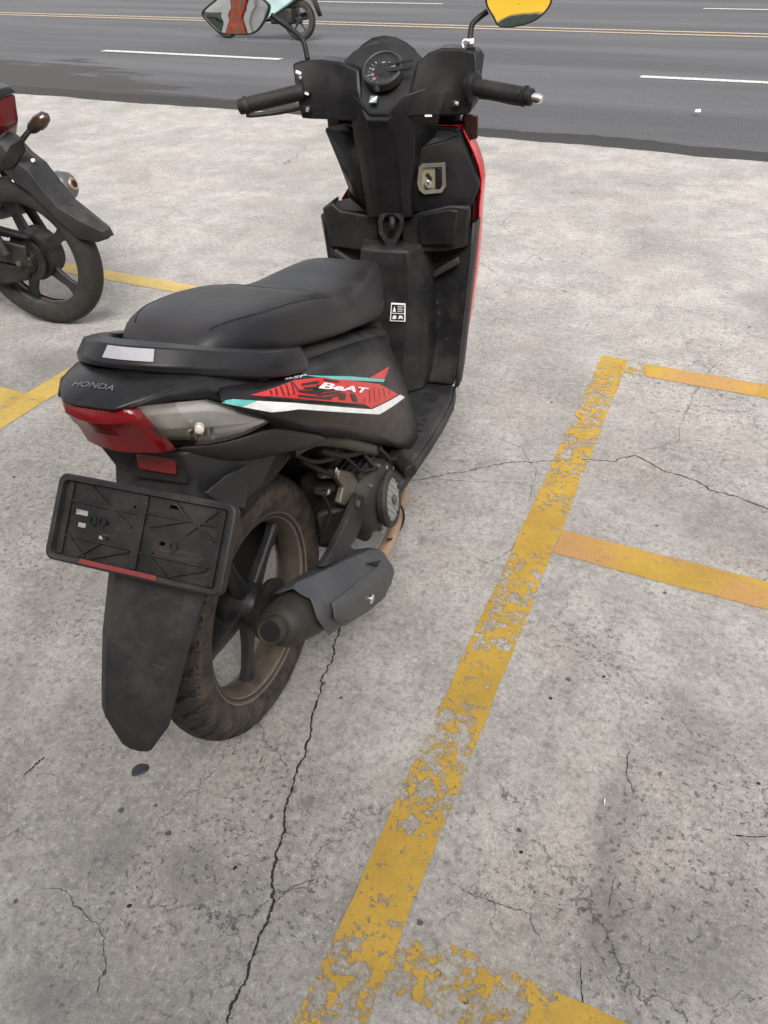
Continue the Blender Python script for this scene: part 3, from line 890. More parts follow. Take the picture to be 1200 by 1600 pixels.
# ---- exhaust ------------------------------------------------------------------
exh = empty('exhaust'); exh.parent = bike
tip = V((0.1350, -0.1052, 0.3468))
fr = V((0.1500, 0.2353, 0.1644))
ax = (fr - tip).normalized()
L = (fr - tip).length
side = ax.cross(V((0, 0, 1))).normalized()      # to the right of the muffler
upv = side.cross(ax).normalized()
def ering(t, a, b, n=28, off=0.0, c=None):
    q = tip + ax * (L * t) + upv * off if c is None else c
    return [q + side * a * math.cos(2 * math.pi * k / n) + upv * b * math.sin(2 * math.pi * k / n) for k in range(n)]
MB().loft([ering(-0.035, .024, .022), ering(-0.03, .033, .031), ering(0.02, .042, .041), ering(0.25, .048, .049), ering(0.75, .047, .048), ering(0.93, .036, .038), ering(1.02, .019, .019)]).build('muffler', M['muffler'], exh, angle=60)
tipo = MB().lathe([(-0.034, 0.018), (-0.036, 0.021), (-0.030, 0.0235), (0.0, 0.0235)], tip, ax, 28).build('tail_pipe', M['muffler'], exh)
MB().lathe([(-0.001, 0.0165), (0.0, 0.0)], tip - ax * 0.0365, ax, 24).build('pipe_bore', M['dark'], exh)
# faceted heat shield on the outer side
def hs(t, ang, r): 
    q = tip + ax * (L * t)
    return q + side * r * math.cos(R(ang)) + upv * r * math.sin(R(ang))
rows = []
for t, a0, a1, r in ((0.10, 16, 130, .049), (0.14, -6, 146, .053), (0.32, -52, 152, .058), (0.60, -60, 152, .060), (0.88, -52, 142, .059), (1.00, -36, 126, .054), (1.05, -10, 100, .046)):
    rows.append([hs(t, a0 + (a1 - a0) * k / 6, r * (1.10 if k in (2, 4) else 1.0)) for k in range(7)])
shield = MB().grid(rows).build('heat_shield', plastic('grey_heat_shield', (0.040, 0.041, 0.046), 0.5, 0.25, grain=0.2, scratch=0.3, dustcol=(0.12, 0.11, 0.10)), exh, solid=0.004, off=1, bevel=0.003, angle=25)
rows = []
for t, a0, a1 in ((0.20, 6, 30), (0.36, -26, 34), (0.60, -36, 40), (0.80, -30, 44), (0.90, -10, 30)):
    rows.append([hs(t, a0 + (a1 - a0) * k / 4, .072 if 0 < k < 4 and 0.2 < t < 0.9 else .063) for k in range(5)])
MB().grid(rows).build('raised_panel', plastic('grey_heat_shield_panel', (0.046, 0.047, 0.050), 0.52, 0.22, grain=0.25, scratch=0.35, dustcol=(0.13, 0.12, 0.11)), exh, solid=0.003, off=1, bevel=0.002, angle=25)
MB().prism([hs(0.72, 58, .0650), hs(0.88, 50, .0640), hs(0.80, 44, .0660)], side * 0.002 + upv * 0.002).build('vent_slot', M['dark'], exh, smooth=False)
q = hs(0.58, 4, .074)
MB().lathe([(0.0, 0.010), (0.003, 0.010), (0.003, 0.0075), (0.0045, 0.0065), (0.006, 0.0)], q, side, 20).build('screw', M['chrome'], exh)
# strut from the engine down to the muffler
MB().prism([(0.1250, 0.2504, 0.3688), (0.1250, 0.2889, 0.3312), (0.1280, 0.2717, 0.3039), (0.1300, 0.2156, 0.2864), (0.1300, 0.1810, 0.2873), (0.1300, 0.2190, 0.2379), (0.1300, 0.1204, 0.2845), (0.1300, 0.0534, 0.3432), (0.1280, 0.0961, 0.3413), (0.1250, 0.1809, 0.3479)], (0.016, 0, 0)).build('muffler_stay', M['matte_grey'], exh, bevel=0.004)
MB().lathe([(0, 0.008), (0.005, 0.008), (0.007, 0.004), (0.007, 0)], (0.1420, 0.2331, 0.3573), n=8).build('stay_bolt', M['metal'], exh)
MB().tube(catmull([fr, (0.1450, 0.3505, 0.1305), (0.1400, 0.4182, 0.1271), (0.1250, 0.5087, 0.1235), (0.1000, 0.6114, 0.1149), (0.06, 0.50, 0.22), (0.03, 0.52, 0.30)], 6), 0.0155, 14).build('header_pipe', M['rust'], exh)
MB().tube(catmull([(0.1500, 0.4315, 0.2252), (0.1500, 0.4744, 0.1608), (0.1500, 0.4746, 0.1248), (0.1500, 0.4355, 0.1215), (0.1500, 0.3912, 0.1374), (0.1500, 0.3670, 0.1552)], 6), 0.0028, 8).build('overflow_hose', M['rubber'], exh)

# ---- rear fender, plate holder, mudguard --------------------------------------------
fen = empty('rear_fender'); fen.parent = bike
# block below the lamp
MB().loft([[(-.075, -.155, .715), (.075, -.155, .715), (.115, -.06, .715), (.115, .06, .70), (-.115, .06, .70), (-.115, -.06, .715)],
           [(-.068, -.140, .66), (.068, -.140, .66), (.108, -.05, .64), (.112, .05, .62), (-.112, .05, .62), (-.108, -.05, .64)],
           [(-.070, -.165, .595), (.070, -.165, .595), (.098, -.07, .575), (.098, -.02, .57), (-.098, -.02, .57), (-.098, -.07, .575)]]).build('fender_body', M['matte_grey'], fen, bevel=0.006, angle=30)
MB().prism([(0.0850, -0.1478, 0.6471), (0.0950, -0.1030, 0.6492), (0.1050, -0.0588, 0.6396), (0.1050, -0.0610, 0.6223), (0.1000, -0.0854, 0.5748), (0.0900, -0.1235, 0.6072)], (0.004, 0, 0)).build('fender_wing', M['matte_grey'], fen, bevel=0.002)
mb = MB()
mb.prism([(-0.0100, -0.1463, 0.6968), (0.0520, -0.1441, 0.6975), (0.0500, -0.1485, 0.6720), (-0.0100, -0.1511, 0.6726)], (0, -0.006, 0.003))
mb.build('lower_reflector', M['red_reflector'], fen, bevel=0.002)
mb = MB()
mb.prism([(-0.0240, -0.1457, 0.6983), (0.0660, -0.1394, 0.6990), (0.0620, -0.1495, 0.6595), (-0.0240, -0.1576, 0.6622)], (0, 0.010, 0))
mb.build('reflector_recess', M['dark'], fen)
# long mudguard flap
def mgrow(zl, yl, hw, bow):
    return [(-hw, yl, zl), (-hw * .72, yl - bow * .8, zl), (-hw * .3, yl - bow, zl), (hw * .3, yl - bow, zl), (hw * .72, yl - bow * .8, zl), (hw, yl, zl)]
rows = [mgrow(.60, -.105, .084, .022), mgrow(.545, -.152, .086, .024), mgrow(.49, -.200, .086, .024), mgrow(.425, -.258, .077, .022), mgrow(.36, -.306, .066, .020), mgrow(.330, -.326, .061, .018)]
rows = [[(a_ - .006, b_, c_) for a_, b_, c_ in r] for r in rows]
tipz = [(-.027, -.350, .290), (-.022, -.354, .289), (-.008, -.357, .288), (.008, -.357, .288), (.022, -.354, .289), (.027, -.350, .290)]
MB().grid(rows + [tipz]).build('mudguard', M['matte_grey'], fen, solid=0.004, bevel=0.002, angle=20)
# plate holder: a tray with rim, ribs and holes
ph = empty('plate_holder'); ph.parent = bike
O = V((0, -.2005, .5964)); U = V((1, 0, 0)); W = V((0, .0852, .0965)).normalized(); Nn = U.cross(W)   # out towards the rear
if Nn.y > 0: Nn = -Nn
PW, PH = .1495, .0645
def pp(a, b, d=0): return O + U * a + W * b + Nn * d
holes = [(-.118, -.094, .0075, .0150), (-.110, -.094, -.0105, -.0035), (-.0180, -.0140, .0325, .0365), (.040, .062, .042, .047), (.034, .044, -.012, -.006), (.026, .036, -.030, -.024), (-.070, -.050, -.0215, -.0165), (-.060, -.054, .0, .006)]
xb = sorted({-PW + .006, PW - .006} | {h[i] for h in holes for i in (0, 1)})
yb = sorted({-PH + .006, PH - .006} | {h[i] for h in holes for i in (2, 3)})
mb = MB()
for x0, x1 in zip(xb, xb[1:]):
    for y0, y1 in zip(yb, yb[1:]):
        mx, my = (x0 + x1) / 2, (y0 + y1) / 2
        if any(h[0] < mx < h[1] and h[2] < my < h[3] for h in holes): continue
        mb.add([pp(x0, y0), pp(x1, y0), pp(x1, y1), pp(x0, y1)], [(0, 1, 2, 3)])
mb.build('backing_plate', M['matte'], ph, solid=0.003, smooth=False)
# rim as a rounded-rectangle loop
def rr(w, h, r, n=6):
    pts = []
    for cx, cy, a0 in ((w - r, h - r, 0), (-w + r, h - r, 90), (-w + r, -h + r, 180), (w - r, -h + r, 270)):
        for k in range(n + 1):
            t = R(a0 + 90 * k / n)
            pts.append((cx + r * math.cos(t), cy + r * math.sin(t)))
    return pts
o1, o2 = rr(PW, PH, .014), rr(PW - .011, PH - .011, .008)
rings = [[pp(a, b, -.004) for a, b in o1], [pp(a, b, .009) for a, b in o1], [pp(a, b, .011) for a, b in rr(PW - .003, PH - .003, .012)], [pp(a, b, .010) for a, b in rr(PW - .009, PH - .009, .009)], [pp(a, b, -.001) for a, b in o2]]
MB().loft(rings, cap=False).build('rim', M['matte_grey'], ph, angle=35)
def rib(a0, b0, a1, b1, w=.0035, h=.006):
    d = V((a1 - a0, b1 - b0, 0)); n2 = V((-d.y, d.x, 0)).normalized() * w / 2
    c4 = [(a0 + n2.x, b0 + n2.y), (a1 + n2.x, b1 + n2.y), (a1 - n2.x, b1 - n2.y), (a0 - n2.x, b0 - n2.y)]
    mb = MB().prism([pp(a, b, -.001) for a, b in c4], Nn * h)
    mb.build('rib', M['matte'], ph, smooth=False, bevel=0.0008)
rib(0, -PH + .011, 0, PH - .011, .012, .0075)
rib(-.128, -PH + .011, -.128, PH - .011, .008, .007); rib(.128, -PH + .011, .128, PH - .011, .008, .007)
rib(-.124, .026, -.006, .026); rib(.006, .030, .124, .030)
rib(-.124, -.026, -.006, -.026); rib(.006, -.028, .124, -.028)
rib(-.095, .052, -.055, .026); rib(-.055, .026, -.015, .004); rib(-.095, -.052, -.060, -.026); rib(-.118, -.028, -.085, -.052); rib(-.075, -.052, -.012, -.030)
rib(.075, .010, .118, .050); rib(.012, .010, .075, .030); rib(.075, .030, .050, .052); rib(.055, -.052, .022, -.030); rib(.060, -.052, .118, -.032); rib(.085, .030, .120, .008)
for a, b in ((-.066, .004), (.058, -.010), (-.082, .003)):
    MB().lathe([(0, .0075), (.004, .0075), (.004, .0045), (.001, .0042), (.001, 0)], pp(a, b), Nn, 16).build('boss', M['matte'], ph)
MB().prism([pp(.052, -.0185, .0005), pp(.104, -.0155, .0005), pp(.104, -.0125, .0005), pp(.052, -.0145, .0005)], Nn * .002).build('rib', M['matte_grey'], ph, smooth=False)
MB().prism([pp(.030, -.028, .0005), pp(.090, -.026, .0005), pp(.090, -.0225, .0005), pp(.030, -.0235, .0005)], Nn * .002).build('rib', M['matte_grey'], ph, smooth=False)
MB().prism([pp(-.086, -PH + .0035, .0095), pp(.046, -PH + .0035, .0095), pp(.046, -PH + .0105, .0095), pp(-.086, -PH + .0105, .0095)], Nn * .002).build('red_strip', M['red_strip'], ph, smooth=False, bevel=.0008)

# ---- tail: lamp, cover, grab rail ------------------------------------------------------
lamp = empty('tail_lamp'); lamp.parent = bike
def symrow(pts): return [mirx(p) for p in pts[::-1] if p[0] > 1e-6] + list(pts)
top = symrow([(0, -.212, .806), (.024, -.210, .807), (.044, -.205, .809), (.056, -.196, .811)])
mid1 = symrow([(0, -.215, .788), (.026, -.212, .789), (.050, -.204, .790), (.064, -.192, .791)])
mid = symrow([(0, -.196, .760), (.028, -.194, .760), (.054, -.187, .758), (.070, -.176, .756)])
low = symrow([(0, -.194, .734), (.030, -.190, .734), (.056, -.180, .732), (.072, -.166, .730)])
bot = symrow([(0, -.168, .720), (.026, -.165, .720), (.050, -.156, .720), (.064, -.145, .720)])
MB().grid([top, mid1, mid, low, bot]).build('red_lens', M['red_lens'], lamp, solid=0.004, angle=18)
for sx in (1, -1):
    tl = [(.046, -.206, .809), (0.0880, -0.1587, 0.7954), (0.1060, -0.1181, 0.7792), (0.1220, -0.0833, 0.7502), (0.1380, -0.0302, 0.7033)]
    bl = [(.066, -.166, .731), (0.0880, -0.1501, 0.7272), (0.1060, -0.1156, 0.7127), (0.1240, -0.0729, 0.7030), (0.1370, -0.0350, 0.7016)]
    g = [tl] + [[V(a_) * (1 - t) + V(b_) * t + V((.010, -.004, 0)) * math.sin(t * math.pi) * (1 - k / 4.4) for k, (a_, b_) in enumerate(zip(tl, bl))] for t in (.3, .65)] + [bl]
    if sx < 0: g = [[mirx(p) for p in r] for r in g]
    lo = MB().grid(g).build('clear_lens', M['clear'], lamp, sub=1)
    g2 = [[V(p) + V((-.014 * sx, .013, 0)) * (1 - k / 5.2) + V((-.0022 * sx, .0008, 0)) for k, p in enumerate(r)] for r in g]
    rf = MB().grid(g2).build('signal_reflector', M['reflector'], lamp, angle=10)
    fil = [(.056 * sx, -.203, .812), (.082 * sx, -.165, .814), (.101 * sx, -.11, .807), (.124 * sx, -.05, .786), (.136 * sx, -.01, .772)]
    MB().grid([fil, [V(p) + V((-.003 * sx, .003, .001)) for p in g[0]]]).build('tail_infill', M['gloss'], lamp, solid=.002)
    fa = [lerp(g[2][k], g[3][k], .75) + V((-.0022 * sx, .0012, 0)) for k in (1, 2)]
    fb_ = [lerp(g[1][k], g[2][k], .8) + V((-.0022 * sx, .0012, 0)) for k in (1, 2)]
    for q in range(4):
        c0_, c1_ = lerp(fa[0], fa[1], q / 4), lerp(fa[0], fa[1], (q + .7) / 4)
        d0_, d1_ = lerp(fb_[0], fb_[1], q / 4), lerp(fb_[0], fb_[1], (q + .7) / 4)
        MB().add([c0_, c1_, d1_, d0_], [(0, 1, 2, 3)]).build('reflector_facet', M['chrome'], lamp, smooth=False)
    MB().lathe([(0, .007), (.010, .006), (.014, 0)], V((.104 * sx, -.146, .756)), (sx * .5, -.8, .2), 14).build('signal_bulb', flat('amber_bulb', (0.58, 0.50, 0.44), 0.15, 0, 0.5), lamp)

cover_rows = []
for yy, zc, hw, ze in ((-.2155, .809, .046, .8105), (-.205, .817, .056, .814), (-.165, .826, .080, .817), (-.11, .828, .099, .812), (-.05, .818, .122, .790), (.03, .795, .140, .752)):
    rw = [(hw * t, yy + (0.010 if abs(t) > .9 and yy < -.2 else 0), zc + (ze - zc) * abs(t) ** 2.5) for t in (-1, -.85, -.5, -.2, 0, .2, .5, .85, 1)]
    sk = 0.022 if yy > -.13 else 0.004
    cover_rows.append([(rw[0][0] - .003, rw[0][1], rw[0][2] - sk)] + rw + [(rw[-1][0] + .003, rw[-1][1], rw[-1][2] - sk)])
cover = MB().grid(cover_rows).build('tail_cover', M['gloss'], bike, sub=2, solid=0.004)

def text_geo(body, shear=0.0, bold=0.0):
    cu = bpy.data.curves.new('lettering', 'FONT')
    cu.body = body
    cu.size = 1.0
    cu.shear = shear
    cu.offset = bold
    cu.align_x = 'CENTER'
    cu.resolution_u = 3
    ob = bpy.data.objects.new('lettering', cu)
    COL.objects.link(ob)
    dg = bpy.context.evaluated_depsgraph_get()
    me = bpy.data.meshes.new_from_object(ob.evaluated_get(dg))
    vs = [v.co.copy() for v in me.vertices]
    fs = [tuple(p.vertices) for p in me.polygons]
    bpy.data.objects.remove(ob)
    bpy.data.meshes.remove(me)
    xs = [v.x for v in vs]; ys = [v.y for v in vs]
    x0, x1, y0, y1 = min(xs), max(xs), min(ys), max(ys)
    return [((v.x - x0) / (x1 - x0), (v.y - y0) / (y1 - y0)) for v in vs], fs

def bvh_of(o):
    bpy.context.view_layer.update()
    dg = bpy.context.evaluated_depsgraph_get()
    ev = o.evaluated_get(dg)
    me = ev.to_mesh()
    t = BVHTree.FromPolygons([v.co.copy() for v in me.vertices], [tuple(p.vertices) for p in me.polygons])
    ev.to_mesh_clear()
    return t

def drape(o, bvh, d, off):
    """press a thin print onto the surface below it along direction d"""
    d = V(d).normalized()
    for v in o.data.vertices:
        hit = bvh.ray_cast(v.co - d * 0.12, d)
        if hit[0] is not None: v.co = hit[0] - d * off

def quad_text(name, body, p00, p10, p01, mat, parent, shear=0.0, bold=0.0):
    uv, fs = text_geo(body, shear, bold)
    a, b, c3 = V(p00), V(p10), V(p01)
    vs = [a + (b - a) * u + (c3 - a) * w for u, w in uv]
    return MB().add(vs, fs).build(name, mat, parent, smooth=False)

cb = bvh_of(cover)
o = quad_text('maker_lettering', 'HONDA', (-.042, -.190, .84), (.022, -.190, .84), (-.042, -.180, .84), M['badge_chrome'], cover, 0.0, 0.012)
drape(o, cb, (0, 0, -1), 0.0009)

# grab rail: flat bar wrapping round the tail of the seat
path = [(.138, .104, .748), (.148, .060, .765), (.142, -.01, .792), (.122, -.070, .816), (.086, -.110, .834), (.045, -.132, .843)]
path = [(a_ * (.97 if b_ > -.05 else .88), b_ * (.94 if b_ < 0 else 1), c_) for a_, b_, c_ in path]
path = path + [(0, -.130, .845)] + [mirx(p) for p in path[::-1]]
pts = catmull(path, 6)
rings = []
for i, p in enumerate(pts):
    t = (pts[min(i + 1, len(pts) - 1)] - pts[max(i - 1, 0)]).normalized()
    s = V((0, 0, 1)).cross(t).normalized()          # outward
    u2 = t.cross(s).normalized()
    e = min(i, len(pts) - 1 - i)
    w = min(1.0, 0.40 + e * 0.16)
    rear = 1 - min(1, abs(p.x) / .13)
    wo = (.016 + .012 * rear) * w
    sd_ = 1 - rear
    rings.append([p + s * a + u2 * b for a, b in ((wo, (-.010 - .010 * sd_) * w), (wo * .95, (-.003 - .006 * sd_) * w), (.004 * w, .011 * w), (-.016 * w, .010 * w), (-.019 * w, .002 * w), (-.016 * w, -.006 * w), (wo * .7, (-.014 - .012 * sd_) * w))])
rail = MB().loft(rings).build('grab_rail', M['gloss'], bike, bevel=.002, angle=32)
# worn silver patch on the rail's rear slope
lo_, hi_ = [], []
for i in range(29, 39):
    r1, r2 = V(rings[i][1]), V(rings[i][2])
    nn = (V(rings[i + 1][2]) - V(rings[i - 1][2])).cross(r1 - r2).normalized()
    if nn.z < 0: nn = -nn
    hi_.append(r2.lerp(r1, .10) + nn * .0012)
    lo_.append(r2.lerp(r1, .80) + nn * .0012)
MB().grid([hi_, lo_]).build('rail_sticker', flat('pale_rail_sticker', (0.34, 0.34, 0.37), 0.3), rail, smooth=False)

# ---- seat ---------------------------------------------------------------------------
rows = []
for yy, zt, zb, hw in ((-.058, .802, .792, .050), (-.052, .820, .786, .070), (-.030, .834, .780, .087), (.015, .838, .768, .102), (.08, .827, .748, .115), (.16, .812, .726, .124), (.235, .792, .704, .129), (.285, .772, .690, .130), (.33, .753, .678, .128),
                       (.38, .741, .662, .123), (.44, .735, .642, .116), (.50, .731, .622, .107), (.56, .725, .604, .095), (.610, .714, .592, .082), (.652, .692, .580, .067), (.676, .654, .574, .050), (.684, .618, .572, .038)):
    half = [(0, zt - .002), (.45 * hw, zt), (.80 * hw, zt - .001), (.94 * hw, zt - .012), (1.0 * hw, zt - (zt - zb) * .55), (.97 * hw, zb + .004), (.80 * hw, zb)]
    full = [(-a, yy, z) for a, z in half[::-1][:-1]] + [(a, yy, z) for a, z in half]
    rows.append(full)
mb = MB().loft(rows)
seat = mb.build('seat', M['seat'], bike, sub=2)
# pressed seam where the pillion step meets the rider's part, and a seam along each shoulder
sb = bvh_of(seat)
def seam(pts, r_=.0011):
    out_ = []
    for q in catmull(pts, 8):
        h_ = sb.ray_cast(V((q.x, q.y, 1.0)), V((0, 0, -1)))
        if h_[0] is not None: out_.append(h_[0] + V((0, 0, .0002)))
    if len(out_) > 3: MB().tube(out_, r_, 6).build('seam', M['matte'], seat)
seam([(-.108, .285, 0), (-.06, .272, 0), (0, .268, 0), (.06, .272, 0), (.108, .285, 0)])
for sx in (1, -1):
    seam([(sx * .062, -.02, 0), (sx * .090, .05, 0), (sx * .106, .16, 0), (sx * .114, .26, 0), (sx * .108, .285, 0)])

# ---- side panels ------------------------------------------------------------------------
gridR = [
 [(0.1040, -0.0875, 0.7932), (0.1180, -0.0438, 0.7782), (0.1270, 0.0191, 0.7544), (0.1320, 0.1072, 0.7339), (0.1220, 0.2983, 0.6707), (0.1060, 0.5429, 0.5830), (0.0900, 0.6194, 0.5413), (.070, .602, .570)],
 [(0.1200, -0.1108, 0.7828), (0.1320, -0.0742, 0.7753), (0.1420, -0.0333, 0.7639), (0.1510, 0.0461, 0.7426), (0.1480, 0.2047, 0.6909), (0.1280, 0.4598, 0.5927), (0.1080, 0.5750, 0.5295), (.072, .612, .545)],
 [(0.1230, -0.1129, 0.7777), (0.1380, -0.0747, 0.7695), (0.1500, -0.0319, 0.7561), (0.1600, 0.0421, 0.7330), (0.1580, 0.2001, 0.6776), (0.1350, 0.4898, 0.5578), (0.1140, 0.6007, 0.4913), (.073, .620, .52)],
 [(0.1260, -0.1103, 0.7719), (0.1470, -0.0716, 0.7582), (0.1610, -0.0227, 0.7403), (0.1720, 0.0554, 0.7092), (0.1710, 0.2071, 0.6439), (0.1480, 0.5021, 0.4992), (0.1260, 0.6173, 0.4272), (.075, .628, .47)],
 [(0.1310, -0.0914, 0.7531), (0.1530, -0.0583, 0.7364), (0.1680, -0.0132, 0.7161), (0.1790, 0.0771, 0.6666), (0.1800, 0.2566, 0.5664), (0.1600, 0.5193, 0.4283), (0.1380, 0.6368, 0.3563), (.077, .638, .41)],
 [(0.1370, -0.0528, 0.7195), (0.1540, -0.0383, 0.7125), (0.1690, 0.0039, 0.6857), (0.1780, 0.1055, 0.6250), (0.1800, 0.3008, 0.5016), (0.1660, 0.5407, 0.3634), (0.1450, 0.6509, 0.2987), (.079, .648, .35)],
 [(0.1340, -0.0251, 0.6953), (0.1460, -0.0019, 0.6768), (0.1560, 0.0466, 0.6400), (0.1590, 0.1727, 0.5615), (0.1680, 0.3530, 0.4333), (0.1600, 0.5608, 0.2791), (0.1450, 0.6557, 0.2277), (.081, .660, .295)],
]
panels = []
for sx in (1, -1):
    g = [[p if sx > 0 else mirx(p) for p in r] for r in gridR]
    g.append([(p[0] - sx * .020, p[1] + .004, p[2] - .012) for p in g[-1]])
    mb = MB().grid(g)
    o = mb.build('side_panel', M['gloss'], bike, solid=0.004, off=-1 if sx > 0 else 1, sub=2)
    panels.append(o)
    # upper trim between seat and panel
    g2 = [[(p[0] - sx * .030, p[1], p[2] + .012) for p in g[0]], [(p[0] - sx * .004, p[1], p[2] + .006) for p in g[0]], [(p[0], p[1], p[2] - .010) for p in g[0]]]
    MB().grid(g2).build('seat_trim', M['matte'], bike, solid=0.004, sub=1)
    # matte lower fairing behind the panel, under the lamp
    lo = [[(.064, -.163, .729), (0.0880, -0.1505, 0.7264), (0.1060, -0.1117, 0.7092), (0.1250, -0.0665, 0.6992), (0.1420, -0.0212, 0.6920), (0.1520, 0.0435, 0.6412), (0.1540, 0.1266, 0.5835)],
          [(.062, -.148, .712), (0.0820, -0.1439, 0.7109), (0.1000, -0.1046, 0.6866), (0.1200, -0.0637, 0.6704), (0.1380, -0.0204, 0.6573), (0.1460, 0.0379, 0.6197), (0.1480, 0.1117, 0.5789)],
          [(.056, -.128, .692), (0.0700, -0.1279, 0.6900), (0.0880, -0.0903, 0.6597), (0.1060, -0.0523, 0.6401), (0.1250, -0.0125, 0.6292), (0.1340, 0.0315, 0.6096), (0.1400, 0.0791, 0.5878)]]
    if sx < 0: lo = [[mirx(p) for p in r] for r in lo]
    MB().grid(lo).build('lower_fairing', M['matte_grey'], bike, solid=0.004, sub=1)
MB().grid([[(-.072, .600, .578), (.072, .600, .578)], [(-.077, .627, .50), (.077, .627, .50)], [(-.080, .642, .38), (.080, .642, .38)], [(-.083, .662, .29), (.083, .662, .29)]]).build('centre_cover', M['matte'], bike, solid=0.004)

# decals on the right panel, pressed onto its surface
pb = bvh_of(panels[0])
def decal(name, pts, mat, off, parent=panels[0], cuts=6):
    o = MB().add(pts, [tuple(range(len(pts)))]).build(name, mat, parent, smooth=False, fix=False)
    bm = bmesh.new(); bm.from_mesh(o.data)
    bmesh.ops.triangulate(bm, faces=bm.faces)
    for it in range(cuts): bmesh.ops.subdivide_edges(bm, edges=[e for e in bm.edges if e.calc_length() > 0.006], cuts=1)
    bmesh.ops.triangulate(bm, faces=bm.faces)
    bm.to_mesh(o.data); bm.free()
    drape(o, pb, (-1, 0, 0), off)
    return o
for s in (1, -1):
    if s < 0: break
    decal('red_decal', [(0.1430, -0.0696, 0.7673), (0.1570, 0.0310, 0.7398), (0.1670, 0.0922, 0.7135), (0.1680, 0.1837, 0.6630), (0.1600, 0.3479, 0.5689), (0.1530, 0.4629, 0.4835), (0.1780, 0.2617, 0.5652), (0.1780, 0.2316, 0.5908), (0.1610, -0.0228, 0.7399)], M['red_decal'], .0016)
    decal('red_decal', [(0.1550, 0.3034, 0.6049), (0.1400, 0.4639, 0.5475), (0.1500, 0.3928, 0.5556)], M['red_decal'], .0018)
    decal('teal_decal', [(0.1260, -0.1183, 0.7803), (0.1300, -0.0966, 0.7745), (0.1470, -0.0647, 0.7567), (0.1340, -0.0896, 0.7595)], M['teal_decal'], .0016)
    decal('white_decal', [(0.1470, -0.0647, 0.7567), (0.1680, -0.0009, 0.7209), (0.1780, 0.2376, 0.5776), (0.1780, 0.2654, 0.5612), (0.1540, 0.4758, 0.4755), (0.1540, 0.5149, 0.4480), (0.1780, 0.3014, 0.5296), (0.1710, 0.0060, 0.7067), (0.1580, -0.0473, 0.7295), (0.1340, -0.0896, 0.7595)], M['white_decal'], .0016)
    decal('teal_decal', [(0.1620, 0.0607, 0.7328), (0.1600, 0.2096, 0.6561), (0.1500, 0.3972, 0.5527), (0.1520, 0.3775, 0.5570), (0.1650, 0.1570, 0.6773)], M['teal_decal'], .0020)
# black chevron lines over the red
def line_px(a, b, w=.0032):
    a, b = V(a), V(b)
    d = (b - a).normalized()
    n2 = V((0, -d.z, d.y)) * w / 2
    return [a + n2, b + n2, b - n2, a - n2]
for a, b in (((0.1520, -0.0318, 0.7563), (0.1550, -0.0354, 0.7515)), ((0.1530, -0.0189, 0.7526), (0.1580, -0.0270, 0.7464)), ((0.1550, -0.0074, 0.7499), (0.1600, -0.0149, 0.7390)), ((0.1560, 0.0062, 0.7460), (0.1640, -0.0055, 0.7345)), ((0.1570, 0.0200, 0.7420), (0.1660, 0.0081, 0.7295)),
             ((0.1660, 0.0234, 0.7435), (0.1700, 0.0233, 0.7272)), ((0.1700, 0.0233, 0.7272), (0.1730, 0.0740, 0.6971)), ((0.1670, 0.0394, 0.7289), (0.1670, 0.0905, 0.7077)), ((0.1680, 0.0399, 0.7224), (0.1680, 0.0933, 0.6985)), ((0.1700, 0.0471, 0.7144), (0.1700, 0.1265, 0.6754)), ((0.1710, 0.0157, 0.7239), (0.1730, 0.1051, 0.6710)),
             ((0.1730, 0.0735, 0.6951), (0.1720, 0.1453, 0.6610)), ((0.1740, 0.0876, 0.6819), (0.1720, 0.1394, 0.6594)), ((0.1700, 0.2429, 0.5966), (0.1750, 0.2352, 0.5910)), ((0.1650, 0.2813, 0.5924), (0.1750, 0.2618, 0.5763)), ((0.1630, 0.3085, 0.5831), (0.1720, 0.2909, 0.5625)), ((0.1600, 0.3380, 0.5658), (0.1680, 0.3240, 0.5493)),
             ((0.1580, 0.3662, 0.5506), (0.1630, 0.3607, 0.5342)), ((0.1550, 0.3973, 0.5294), (0.1580, 0.3950, 0.5194)), ((0.1550, -0.0466, 0.7536), (0.1780, 0.2334, 0.5885)), ((0.1670, 0.1090, 0.7015), (0.1680, 0.1578, 0.6728))):
    decal('chevron_line', line_px(a, b), M['black_decal'], .0024)
decal('cross_mark', [(0.1720, 0.1475, 0.6586), (0.1720, 0.1649, 0.6492), (0.1740, 0.1528, 0.6427), (0.1740, 0.1310, 0.6559)], M['black_decal'], .0028)
decal('cross_mark', [(0.1720, 0.1826, 0.6385), (0.1720, 0.2036, 0.6259), (0.1750, 0.2048, 0.6105), (0.1750, 0.1835, 0.6235)], M['black_decal'], .0028)
o = quad_text('model_lettering', 'BeAT', (0.1690, 0.0753, 0.7048), (0.1700, 0.2622, 0.5954), (0.1660, 0.0914, 0.7071), M['white_decal'], panels[0], 0.22, 0.035)
drape(o, pb, (-1, 0, 0), .0034)
o = quad_text('small_lettering', 'eSP', (0.1570, 0.0136, 0.7490), (0.1600, 0.0682, 0.7276), (0.1560, 0.0173, 0.7506), M['white_decal'], panels[0], 0.3, 0.02)
drape(o, pb, (-1, 0, 0), .0030)

